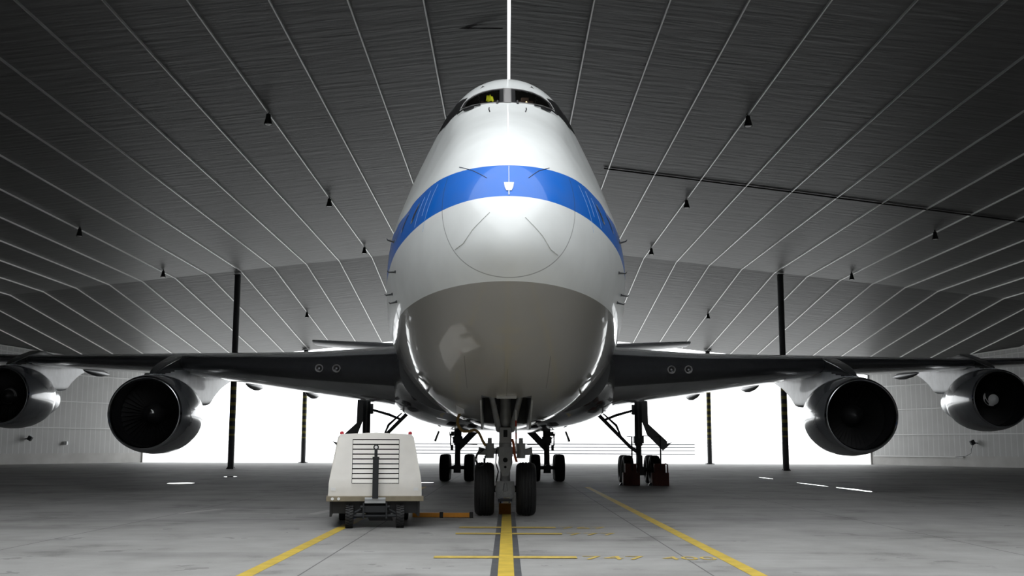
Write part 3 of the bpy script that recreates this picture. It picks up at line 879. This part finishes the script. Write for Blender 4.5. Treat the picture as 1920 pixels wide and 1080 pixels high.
for sg in (-1, 1):
    Xs = [2.2 + (29.8 - 2.2) * i / 60 for i in range(61)]
    rows = foil_loft(wing_par, Xs, sg)
    wm = MB().grid(rows, True)
    wm.add(rows[-1], [tuple(range(len(rows[-1])))])
    nr = len(rows[0]); ncol = 26
    # leading-edge strip is darker: its shade is put into the colour
    for fi in range(60 * nr):
        j = fi % nr
        if j < 3 or j >= nr - 3: wm.m[fi] = 1
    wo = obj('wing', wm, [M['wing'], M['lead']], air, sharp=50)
    for X in (5.05, 5.66):
        sl, zl, ch, tc, dr = wing_par(X)
        lb = MB().lathe([(.26, .115), (-.02, .125), (-.03, .115), (-.02, .10), (.02, .085)], (0, 0, 0), 'y', 24).lathe([(.02, .085), (.05, .0)], (0, 0, 0), 'y', 24, 1).lathe([(.0, .0), (.0, .03), (.04, .03)], (0, 0, 0), 'y', 12, 2)
        lo = obj('landing_light', lb, [M['frame'], M['duct'], M['lightgl']], wo, loc=P3(sg * X, sl - .10, zl - .02))
    for X, dz in ((7.75, -.27), (10.3, -.25), (15.2, -.22), (18.6, -.18)):
        sl, zl, ch, tc, dr = wing_par(X)
        cz = zl - dr + dz
        prof = [(-1.75, .0), (-1.5, .05), (-.9, .12), (0, .165), (.7, .14), (1.3, .07), (1.75, 0)]
        cm_ = MB().lathe(prof, (0, 0, 0), 'y', 16)
        cm_.v = [(x * .9, y, z * 1.15) for x, y, z in cm_.v]
        obj('flap_fairing', cm_, M['lead'], wo, loc=P3(sg * X, sl + ch - 1.55, cz), sharp=60)

# engines
def make_engine(name, aft=1.0):
    nm = MB().lathe([(.10, 1.215), (.25, 1.25), (.6, 1.30), (1.2, 1.335), (1.8, 1.33), (2.4, 1.28), (2.9, 1.19), (3.0, 1.16), (2.98, 1.13), (2.6, 1.10)], n=72)
    e = obj(name, nm, M['nac'], air, sharp=50)
    obj('inlet_lip', MB().lathe([(.10, 1.217), (.04, 1.20), (.005, 1.175), (0, 1.155), (.02, 1.13), (.08, 1.105), (.16, 1.095)], n=72), M['lip'], e)
    obj('inlet_duct', MB().lathe([(.15, 1.096), (.4, 1.08), (.8, 1.10), (1.3, 1.13), (1.5, 1.13)], n=72), M['duct'], e)
    fb_ = MB()
    for k in range(40):
        a = 2 * pi * k / 40
        R = Matrix.Rotation(a, 3, 'Y')
        P = []
        for r, tw, wd in ((.36, .35, .09), (.75, .75, .10), (1.115, 1.1, .11)):
            for sx in (-1, 1):
                P.append(R @ Vector((sx * wd * sin(tw), 1.15 + sx * wd * cos(tw) * .8, r)))
        fb_.add(P, [(0, 1, 3, 2), (2, 3, 5, 4)])
    fb_.lathe([(1.32, 1.13), (1.34, 0.0)], n=48, mi=1)
    obj('fan', fb_, [M['fan'], M['black']], e, fix=False)
    obj('spinner', MB().lathe([(.62, 0), (.64, .05), (.72, .16), (.88, .29), (1.1, .38), (1.2, .38)], n=40), M['fan'], e)
    obj('core_cowl', MB().lathe([(2.5, 1.02), (3.0, 1.0), (3.6, .93), (4.3, .78), (4.9, .62), (4.9, .58), (4.5, .5)], n=56), M['core'], e, sharp=50)
    obj('exhaust_plug', MB().lathe([(4.4, .36), (4.9, .34), (5.5, .12), (5.6, 0)], n=32), M['dark'], e)
    pm = MB()
    PT = ((.55, 1.25, 1.31, .05), (.9, 1.2, 1.45, .14), (1.7, 1.1, 1.72, .22), (2.8, .9, 2.0, .26), (3.6, .75, 2.15, .28), (4.8, .40, 2.1, .28), (6.2, .45, 2.0, .28), (7.3, .52, 1.95, .26), (8.2, .88, 1.93, .24), (9.5, 1.29, 1.9, .19), (11.7, 1.72, 1.82, .04))
    PT = [(y if y < 3.6 else 3.6 + (y - 3.6) * aft, a_, b_, c_) for y, a_, b_, c_ in PT]
    YL = PT[-1][0]
    pf = [pchip([p[0] for p in PT], [p[i] for p in PT]) for i in (1, 2, 3)]
    split = pchip([.5, 1.1, 3.5, 6.0, 9.0, 12.0], [1.32, 1.34, 1.66, 1.55, 1.75, 1.85])
    rows = []
    NP, NY = 64, 110
    for i in range(NY):
        y = .55 + (YL - .55) * i / (NY - 1)
        zl, zh, hw = (f(y) for f in pf)
        c = (zl + zh) / 2; h = (zh - zl) / 2
        row = []
        for k in range(NP):
            a = 4.0 * k / NP
            q, u = int(a), a % 1.0
            if q == 0: p = (1 - 2 * u * 0, -1 + 2 * u)
            elif q == 1: p = (1 - 2 * u, 1)
            elif q == 2: p = (-1, 1 - 2 * u)
            else: p = (-1 + 2 * u, -1)
            L = (abs(p[0]) ** 8 + abs(p[1]) ** 8) ** .125
            row.append((hw * p[0] / L, y, c + h * p[1] / L))
        rows.append(row)
    pm.grid(rows, True); pm.add(rows[0], [tuple(range(NP))]); pm.add(rows[-1], [tuple(range(NP))])
    for fi, f_ in enumerate(pm.f):
        cy_ = sum(pm.v[v][1] for v in f_) / len(f_); cz_ = sum(pm.v[v][2] for v in f_) / len(f_)
        if cz_ > split(cy_): pm.m[fi] = 1
    obj('pylon', pm, [M['pyl'], M['fair']], e, sharp=40)
    return e
def swirl(e, a0, a1, r0, r1, wd, m):
    mb = MB(); A, B = [], []
    prof = [(.62, 0), (.64, .05), (.72, .16), (.88, .29), (1.1, .38)]
    def yy(r):
        for (ya, ra), (yb, rb) in zip(prof[:-1], prof[1:]):
            if r <= rb: return ya + (yb - ya) * (r - ra) / (rb - ra)
        return 1.1
    N = 28
    for i in range(N + 1):
        u = i / N; t = a0 + (a1 - a0) * u; r = r0 + (r1 - r0) * u
        h = wd * (1 - u) ** .8 + .008
        for L, rr in ((A, max(r - h, 0.002)), (B, min(r + h, .378))):
            L.append((rr * cos(t), yy(rr) - .012, rr * sin(t)))
    mb.grid([A, B])
    obj('swirl_mark', mb, M[m], e)
for i, (x, q, z) in enumerate(((-11.75, 19.2, 2.61), (11.75, 19.05, 2.61), (-20.75, 28.75, 3.58), (20.75, 28.75, 3.58))):
    if i % 2 == 0: e = e0 = make_engine('engine', 1.0 if i == 0 else .78)
    else: e = copy_tree(e0, air)
    e.location = P3(x, q, z)
engines = [o for o in air.children if o.name.startswith('engine')]
bl = MB(); bl.lathe([(.605, .002), (.628, .05), (.708, .16), (.79, .225)], n=32); bl.add([(0, .603, 0)] , [])
obj('swirl_mark', bl, M['swirl'], engines[3])
swirl(engines[3], -1.5, -4.0, .19, .36, .07, 'swirl')
swirl(engines[0], .1, 1.5, .09, .13, .022, 'swirl')
swirl(engines[2], 0, 5.2, .30, .32, .02, 'swirlg')

# tail
def tail_par(X):
    t = (X - .6) / 11.7
    return [45.5 + 9.2 * t, 6.95 + 1.35 * t, 7.6 - 4.9 * t, .09, .1]
for sg in (-1, 1):
    Xs = [.6 + 11.7 * i / 16 for i in range(17)]
    rows = foil_loft(tail_par, Xs, sg, 16, 0)
    tm = MB().grid(rows, True); tm.add(rows[-1], [tuple(range(len(rows[-1])))])
    obj('tailplane', tm, M['plate'], air, sharp=50)
rows = []
for i in range(12):
    t = i / 11; z = 8.1 + 11.6 * t; sl = 42.5 + 10.5 * t; ch = 11.5 - 7.4 * t
    A = naca(16, .085, 0)
    rows.append([P3(u * ch, sl + x * ch, z) for x, u, l in A] + [P3(l * ch, sl + x * ch, z) for x, u, l in A[-2:0:-1]])
vm = MB().grid(rows, True); vm.add(rows[-1], [tuple(range(len(rows[-1])))])
obj('tail_fin', vm, M['plate'], air, sharp=50)

# landing gear
def tyre_mesh(R, wd, n=48):
    h = wd / 2
    pr = [(-h * .62, R * .50), (-h * .86, R * .60), (-h, R * .74), (-h * .97, R * .86), (-h * .82, R * .945), (-h * .6, R * .98)]
    for g in (-.45, -.15, .15, .45):
        pr += [(h * (g - .05), R * .997), (h * (g - .035), R * .975), (h * (g + .035), R * .975), (h * (g + .05), R * .997)]
    pr += [(h * .6, R * .98), (h * .82, R * .945), (h * .97, R * .86), (h, R * .74), (h * .86, R * .60), (h * .62, R * .50)]
    return MB().lathe(pr, axis='x', n=n)
def hub_mesh(R, wd):
    h = wd / 2
    m_ = MB().lathe([(-h * .55, 0), (-h * .6, R * .18), (-h * .45, R * .25), (-h * .5, R * .46), (-h * .66, R * .52), (h * .66, R * .52), (h * .5, R * .46), (h * .45, R * .25), (h * .6, R * .18), (h * .55, 0)], axis='x', n=28)
    return m_
def wheels(parent, pts, R, wd):
    for i, p in enumerate(pts):
        obj('tyre', tyre_mesh(R, wd), M['tyre'], parent, loc=p, sharp=50)
        obj('wheel_hub', hub_mesh(R, wd), M['hub'], parent, loc=p)

# nose gear: strut mesh carries the sub-parts
ng = MB()
ng.tube([(0, .05, .50), (0, .05, .62)], .20, 20)
ng.tube([(0, .05, .60), (0, .05, 1.30)], .115, 20)
ng.tube([(0, .05, 1.28), (0, .03, 1.36), (0, .03, 1.56)], [.14, .175, .175], 20)
ng.tube([(0, .0, 1.55), (0, -.05, 2.1), (0, -.30, 3.3)], [.15, .13, .11], 20)
ng.prism([(-.19, .42), (.19, .42), (.23, .58), (.20, .78), (-.20, .78), (-.23, .58)], -.16, .2, 'y')
ng.prism([(-.14, 1.55), (.14, 1.55), (.165, 1.2), (.07, .9), (-.07, .9), (-.165, 1.2)], -.17, -.05, 'y')
nose = obj('nose_gear', ng, M['gear'], air, sharp=35)
wheels(nose, [(-.475, .05, .605), (.475, .05, .605)], .605, .455)
obj('axle', MB().tube([(-.45, .05, .605), (.45, .05, .605)], .075, 16), M['dark'], nose)
obj('steering_collar', MB().tube([(0, .03, 1.40), (0, .03, 1.54)], .205, 24), M['gear'], nose)
lx = MB().box((0, -.22, 1.82), (.285, .14, .37)); obj('taxi_light_box', lx, M['hub'], nose, bevel=.015)
obj('taxi_light_window', MB().box((0, -.295, 1.86), (.09, .02, .16)), M['black'], nose)
for z in (1.26, 1.10): obj('lightening_hole', MB().lathe([(-.176, 0), (-.176, .055 if z > 1.2 else .03), (-.165, .055 if z > 1.2 else .03)], (0, 0, z), 'y', 16), M['black'], nose)
for sg in (-1, 1):
    sc = MB().tube([(sg * .20, .0, 1.47), (sg * .34, -.02, 1.47), (sg * .36, -.02, 1.47)], [.06, .06, .11], 14)
    sc.tube([(sg * .36, -.02, 1.30), (sg * .36, -.02, 1.64)], [.10, .10], 14).tube([(sg * .36, -.02, 1.64), (sg * .36, -.02, 1.76)], .05, 12)
    sc.tube([(sg * .40, -.03, 1.44), (sg * .62, -.03, 1.46)], [.075, .085], 14)
    obj('steering_cylinder', sc, M['gear'], nose)
    obj('drag_brace', MB().tube([(sg * .15, -.05, 1.95), (sg * .36, -1.9, 2.85)], [.07, .06], 14), M['gear'], nose)
    obj('tow_eye', MB().lathe([(-.02, .02), (-.02, .05), (.02, .05), (.02, .02)], (sg * .14, -.2, .46), 'y', 14), M['gear'], nose)
    obj('torque_link', MB().tube([(sg * .10, .25, .70), (sg * .06, .55, 1.0), (sg * .10, .22, 1.35)], .035, 8), M['gearD'], nose)
obj('brake_line', MB().tube([(-.20, -.05, 1.5), (-.22, -.1, 1.2), (-.16, -.08, 1.0), (-.21, -.1, .75)], .014, 6), M['rubber'], nose)
obj('hydraulic_line', MB().tube([(-.17, -.18, 2.0), (-.24, -.2, 2.2), (-.20, -.6, 2.5)], .012, 6), M['hub'], nose)
obj('tow_fitting', MB().lathe([(-.30, .0), (-.30, .055), (-.18, .06), (-.14, .09)], (0, .05, .50), 'y', 14).tube([(0, -.16, .58), (0, -.19, .74)], [.06, .03], 12), M['gear'], nose)
obj('tie_bar', MB().box((0, -.18, .36), (.32, .08, .06)), M['dark'], nose)

def truck(mb, x, q, zt, r):
    mb.tube([(x, q, .62), (x, q, 1.7)], r * .72, 18); mb.tube([(x, q, 1.6), (x, q, zt)], r, 18)
    mb.box((x, q, 1.85), (r * 2.5, .4, .30))
    mb.tube([(x, q - .8, .62), (x, q + .8, .62)], .14, 14)
    mb.box((x, q - .25, .95), (.24, .16, .5)); mb.box((x, q - .45, .55), (.32, .25, .35))
    return mb
for sg in (-1, 1):
    # wing gear
    x, q = sg * 5.78, 30.2 - S0
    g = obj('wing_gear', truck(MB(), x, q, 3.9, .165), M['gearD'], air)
    wheels(g, [(x + dx, q + dy, .605) for dx in (-.56, .56) for dy in (-.72, .72)], .605, .42)
    for dy in (-.72, .72): obj('axle', MB().tube([(x - .56, q + dy, .605), (x + .56, q + dy, .605)], .07, 12), M['dark'], g)
    obj('oil_line', MB().tube([(x - sg * .0, q - .19, 1.9), (x - sg * .02, q - .2, 2.9), (x - sg * .03, q - .19, 3.5)], .035, 8), M['hub'], g)
    obj('side_brace', MB().tube([(x - sg * 1.78, q + .1, 3.0), (x - sg * .36, q, 1.55), (x - sg * .05, q, 1.35)], [.085, .07, .09], 10), M['gearD'], g)
    obj('brace_actuator', MB().tube([(x - sg * 1.5, q - .05, 2.95), (x - sg * .95, q - .08, 2.45), (x - sg * .75, q - .05, 2.0)], [.03, .055, .03], 8), M['gearD'], g)
    obj('lock_link', MB().tube([(x - sg * 1.45, q, 2.68), (x - sg * .95, q, 2.88), (x - sg * .25, q, 3.08)], [.05, .06, .05], 8), M['gearD'], g)
    obj('retraction_fitting', MB().box((x - sg * .22, q - .05, 3.12), (.12, .2, .42)).tube([(x - sg * .2, q - .1, 2.9), (x - sg * .34, q - .12, 3.0), (x - sg * .2, q - .1, 3.2)], .02, 6), M['gearD'], g)
    dp = [(.10, 3.62), (.30, 3.60), (.36, 3.50), (.38, 2.52), (1.18, 1.78), (1.16, 1.70), (1.28, 1.72), (1.40, 1.78), (1.18, 1.56), (.99, 1.40), (.33, 2.05), (.12, 2.62)]
    obj('gear_door', MB().prism([(x + sg * a, b) for a, b in dp], q - .32, q - .25, 'y'), M['fair'], g)
    obj('door_rod', MB().tube([(x, q - .1, 2.02), (x + sg * .4, q - .26, 2.0)], .02, 6), M['gearD'], g)
    # body gear
    x, q = sg * 2.02, 33.6 - S0
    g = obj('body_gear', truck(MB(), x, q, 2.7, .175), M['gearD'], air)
    wheels(g, [(x + dx, q + dy, .605) for dx in (-.545, .545) for dy in (-.72, .72)], .605, .45)
    for dy in (-.72, .72): obj('axle', MB().tube([(x - .55, q + dy, .605), (x + .55, q + dy, .605)], .07, 12), M['dark'], g)
    obj('drag_strut', MB().prism([(x - sg * .10, 1.35), (x - sg * .12, 1.78), (x - sg * .75, 2.45), (x - sg * 1.35, 2.45), (x - sg * .95, 2.20)], q - .3, q - .12, 'y'), M['gearD'], g)
    obj('cross_rod', MB().tube([(x - sg * .1, q - .2, 1.66), (x - sg * .9, q - .25, 1.64)], .025, 6), M['gearD'], g)
    obj('hydraulic_lines', MB().tube([(x + sg * .18, q - .1, 2.2), (x + sg * .33, q - .12, 2.1), (x + sg * .32, q - .12, 1.6), (x + sg * .2, q - .1, 1.5)], .03, 6).tube([(x + sg * .2, q - .14, 1.9), (x + sg * .36, q - .16, 2.05), (x + sg * .36, q - .16, 2.2)], .022, 6).box((x + sg * .24, q - .1, 2.12), (.14, .12, .2)).box((x + sg * .26, q - .1, 1.5), (.12, .14, .25)), M['gearD'], g)
    obj('gear_door', MB().prism([(x + sg * .80, 2.22), (x + sg * .88, 2.25), (x + sg * 1.06, 1.80), (x + sg * .97, 1.76)], q - .4, q + .5, 'y'), M['fair'], g)

# ------------------------------------------------------------------ loose gear kit around the aircraft
def W(p): return air.matrix_world @ Vector(p)
def wmb(mb):
    mb.v = [tuple(W(p)) for p in mb.v]; return mb
rod = thing('striped_rod', 'thin red and white striped rod fixed beside the nose gear strut', 'rod', W((.235, -1.02, 1.46)))
for i in range(7):
    a, b = Vector((0.0, 0, .0)).lerp(Vector((-.01, 0, .95)), i / 7), Vector((0, 0, 0)).lerp(Vector((-.01, 0, .95)), (i + 1) / 7)
    obj('band', MB().tube([a, b], .019, 8), M['redw'] if i in (2, 4) else M['refl'], rod)
rb = MB(); L1, L2 = [], []
for i in range(15):
    u = i / 14
    cx_, cz_ = .15 + .10 * u + .01 * sin(7 * u), 1.74 - .52 * u
    L1.append((cx_ - .028, -.38 - .02 * sin(9 * u), cz_ - .004)); L2.append((cx_ + .028, -.38 - .02 * sin(9 * u + .7), cz_ + .004))
rb.grid([L1, L2])
ro = obj('safety_streamer', wmb(rb), M['ribbon'])
ro.modifiers.new('cloth', 'SOLIDIFY').thickness = .006
tag(ro, 'orange fabric streamer hanging from the nose gear strut', 'streamer')
def bez(pts, n=10):
    out = []
    P = [Vector(p) for p in pts]
    for i in range(len(P) - 1):
        p0, p1, p2, p3 = P[max(i - 1, 0)], P[i], P[i + 1], P[min(i + 2, len(P) - 1)]
        for k in range(n):
            t = k / n
            out.append(.5 * ((2 * p1) + (p2 - p0) * t + (2 * p0 - 5 * p1 + 4 * p2 - p3) * t * t + (3 * p1 - p0 - 3 * p2 + p3) * t ** 3))
    out.append(P[-1]); return out
hs = MB().tube(bez([(-1.02, -.72, 2.34), (-1.08, -.70, 2.10), (-.98, -.66, 1.92), (-.84, -.62, 1.90), (-.70, -.56, 1.93), (-.60, -.5, 1.86), (-.52, -.46, 1.70), (-.45, -.42, 1.58)]), .032, 10)
tag(obj('service_hose', wmb(hs), M['yhose']), 'ochre hose looping from the belly hatch to the nose gear', 'hose')
hs = MB().tube(bez([(-.48, -.28, 1.50), (-.60, -.26, 1.46), (-.68, -.26, 1.28), (-.60, -.26, 1.12), (-.48, -.26, 1.18), (-.46, -.26, 1.36)]), .017, 8).tube(bez([(-.5, -.25, 1.48), (-.64, -.24, 1.36), (-.62, -.24, 1.16), (-.5, -.24, 1.14), (-.49, -.24, 1.3)]), .013, 8)
tag(obj('coiled_line', wmb(hs), M['dark']), 'dark coiled line hanging in a ring left of the nose gear', 'hose')

# orange chock bar on the floor at the nose wheels
cbx = thing('wheel_chock', 'long orange bar with black clamps on the floor left of the nose wheel', 'chock', (-1.43, 25.15, 0))
obj('bar', MB().box((0, 0, .06), (1.32, .12, .10)), M['orange'], cbx, bevel=.01)
for xx in (-.02, .64): obj('clamp', MB().box((xx, 0, .065), (.08, .15, .13)), M['rubber'], cbx, bevel=.01)
cc = thing('wheel_chock', 'worn orange chock on the floor between the nose wheels', 'chock', W((0, .85, 0)))
obj('body', MB().prism([(-.3, 0), (.3, 0), (.12, .24), (-.12, .24)], -.14, .14, 'x'), M['orange'], cc)
obj('handle', MB().tube([(-.1, 0, .24), (-.1, 0, .34), (.1, 0, .34), (.1, 0, .24)], .015, 6), M['dark'], cc)

# red-brown chock stands ahead of the right wing gear
def stand(px, label, frame_sg):
    t = thing('chock_stand', label, 'chock', (px, 45.98, 0))
    obj('body', MB().prism([(-.18, 0), (.40, 0), (.40, .2), (.1, .52), (-.18, .52)], -.34, .34, 'x'), M['chock'], t, bevel=.012)
    obj('step', MB().box((0 - .02, -.0, .70), (.46, .24, .36)), M['chock'], t, bevel=.012)
    obj('front_plate', MB().box((0, -.19, .27), (.58, .03, .40)), M['chock'], t)
    fx = .34
    obj('hand_frame', MB().tube([(.2, -.02, .88), (.30, -.02, .84), (.31, -.02, .50)], .03, 8), M['chock'], t)
    obj('rod', MB().tube([(frame_sg, -.1, .6), (frame_sg, -.1, 1.98)], .03, 8).tube([(frame_sg - .22, -.1, 1.98), (frame_sg + .05, -.1, 1.96)], .016, 6), M['dark'], t)
    obj('foot', MB().prism([(-.50, 0), (-.36, 0), (-.36, .12), (-.42, .12)], -.1, .1, 'y'), M['dark'], t)
stand(5.05, 'red-brown chock stand with upright rod at the inner wheel of the right main gear', .03)
stand(6.23, 'red-brown chock stand with side frame at the outer wheel of the right main gear', .02)

# ------------------------------------------------------------------ ground power cart
cart = thing('ground_power_cart', 'cream louvred ground power cart with raised tow bar on yellow line', 'cart', (-2.56, 22.0, 0), radians(7.2))
def body():
    mb = MB()
    yf0, yb = .10, 3.1
    sec = [(.60, .905, 0.0), (.86, .90, .01), (1.02, .875, .03), (1.74, .745, .17), (1.80, .70, .24)]
    rows = []
    for yi, sh in ((0, 1.0), (1, 1.0)):
        pass
    F, Bk = [], []
    prof = [(-hw, z, d) for z, hw, d in sec] + [(0.0, 1.835, .26)] + [(hw, z, d) for z, hw, d in reversed(sec)]
    F = [(x, yf0 + d, z) for x, z, d in prof]; Bk = [(x * .96, yb - d * .4, z) for x, z, d in prof]
    mb.grid([F, Bk])
    # front skin with a rectangular louvre opening
    ox, z0, z1 = .46, .845, 1.70
    def fy(z): return yf0 + (0.0 if z < .86 else .01 + (z - .86) / .94 * .22)
    def hw(z):
        for (za, ha, _), (zb, hb, _) in zip(sec[:-1], sec[1:]):
            if z <= zb: return ha + (hb - ha) * (z - za) / (zb - za)
        return sec[-1][1]
    zs = [.60, .70, z0, .95, 1.02, 1.2, 1.4, 1.6, z1, 1.74, 1.80]
    for sg in (-1, 1):
        mb.grid([[(sg * ox, fy(z), z), (sg * hw(z), fy(z), z)] for z in zs])
    for a, b in ((0, 2), (8, 10)):
        mb.grid([[(-ox, fy(z), z), (ox, fy(z), z)] for z in zs[a:b + 1]])
    mb.add([(-sec[-1][1], fy(1.8), 1.8), (sec[-1][1], fy(1.8), 1.8), (0, fy(1.8) + .01, 1.835)], [(0, 1, 2)])
    mb.add(Bk, [tuple(range(len(Bk)))])
    return mb, fy
bmb, fy = body()
obj('body', bmb, M['cream'], cart, sharp=28, fix=True)
obj('louvre_recess', MB().add([(-.46, fy(.845) + .07, .845), (.46, fy(.845) + .07, .845), (.46, fy(1.70) + .07, 1.70), (-.46, fy(1.70) + .07, 1.70)], [(0, 1, 2, 3)]).box((0, fy(1.70) + .04, 1.70), (.92, .08, .01)).box((0, fy(.845) + .04, .845), (.92, .08, .01)), M['black'], cart)
for k in range(9):
    za = .855 + k * .0945; zb = za + .072
    obj('louvre_slat', MB().add([(-.45, fy(za) + .002, za), (.45, fy(za) + .002, za), (.45, fy(zb) + .012, zb), (-.45, fy(zb) + .012, zb),
                                 (-.45, fy(za) + .02, za), (.45, fy(za) + .02, za), (.45, fy(zb) + .03, zb), (-.45, fy(zb) + .03, zb)],
                                [(0, 1, 2, 3), (4, 7, 6, 5), (0, 4, 5, 1), (3, 2, 6, 7), (0, 3, 7, 4), (1, 5, 6, 2)]), M['cream'], cart)
obj('bumper_rail', MB().box((0, 1.58, .555), (1.88, 3.15, .10)), M['brass'], cart, bevel=.008)
for a in (-.82, -.70): obj('marker_light', MB().lathe([(-.012, 0), (-.012, .028), (0.012, .03)], (a, .0, .555), 'y', 16), M['refl'], cart)
obj('chassis', MB().box((0, 1.6, .40), (1.72, 2.9, .26)), M['rubber'], cart)
for sg in (-1, 1):
    obj('side_skirt', MB().box((sg * .85, .9, .36), (.04, 1.6, .30)), M['rubber'], cart)
    obj('reflector', MB().box((sg * .80 - .01, fy(.74) - .004, .735), (.085, .012, .058)), M['refl'], cart)
    obj('beacon', MB().lathe([(0, .04), (.03, .04), (.055, .025), (.06, 0)], (sg * .675, .42, 1.80), 'z', 14), M['red'], cart)
    # chunky tread tyre, its hub a sub-part
    tm = MB().lathe([(-.065, .11), (-.08, .15), (-.076, .195), (-.06, .205), (.06, .205), (.076, .195), (.08, .15), (.065, .11)], axis='x', n=40)
    for k in range(24):
        a = 2 * pi * (k + (.5 if True else 0)) / 24
        for s2 in (-1, 1):
            aa = a + (pi / 24 if s2 > 0 else 0)
            R = Matrix.Rotation(aa, 3, 'X')
            tm.box(R @ Vector((s2 * .04, 0, .208)), (.068, .03, .024), rot=R @ Matrix.Rotation(.35 * s2, 3, 'Z'))
    to = obj('tyre', tm, M['tyre'], cart, loc=(sg * .487, .02, .22))
    obj('wheel_hub', MB().lathe([(-.05, 0), (-.055, .06), (-.065, .115), (.065, .115), (.055, .06), (.05, 0)], axis='x', n=24), M['hub'], to)
    rw = obj('tyre', MB().lathe([(-.065, .11), (-.08, .15), (-.076, .195), (-.06, .215), (.06, .215), (.076, .195), (.08, .15), (.065, .11)], axis='x', n=40), M['tyre'], cart, loc=(sg * .66, 2.4, .215))
    obj('wheel_hub', MB().lathe([(-.05, 0), (-.055, .06), (-.065, .115), (.065, .115), (.055, .06), (.05, 0)], axis='x', n=24), M['hub'], rw)
ax = MB().tube([(-.44, .02, .23), (.44, .02, .23)], .035, 10).box((0, .06, .36), (.42, .22, .12)).tube([(-.28, -.02, .40), (.28, -.02, .40)], .028, 10)
for sg in (-1, 1): ax.box((sg * .22, -.03, .33), (.03, .14, .30)); ax.tube([(sg * .26, 0, .36), (sg * .44, .02, .26)], .03, 8)
obj('steering_axle', ax, M['dark'], cart)
tb = MB().box((0, -.06, .95), (.115, .06, .76), rot=Matrix.Rotation(-.03, 3, 'X')).box((0, -.045, 1.34), (.13, .08, .04)).box((0, -.03, 1.42), (.06, .05, .16))
tb.lathe([(-.02, .03), (-.02, .055), (.02, .055), (.02, .03), (-.02, .03)], (0, -.03, 1.545), 'y', 20)
tbo = obj('tow_bar', tb, M['dark'], cart, bevel=.004)
obj('hinge', MB().tube([(-.20, -.04, .55), (.20, -.04, .55)], .035, 12).box((0, -.05, .50), (.40, .08, .05)), M['gear'], tbo)
obj('tow_eye', MB().lathe([(-.024, .0), (-.024, .03), (.024, .03), (.024, .0)], (0, -.03, 1.545), 'y', 16), M['refl'], tbo)
obj('under_pan', MB().prism([(-.1, .12), (.36, .12), (.30, .3), (-.2, .3)], .3, .9, 'y'), M['rubber'], cart)
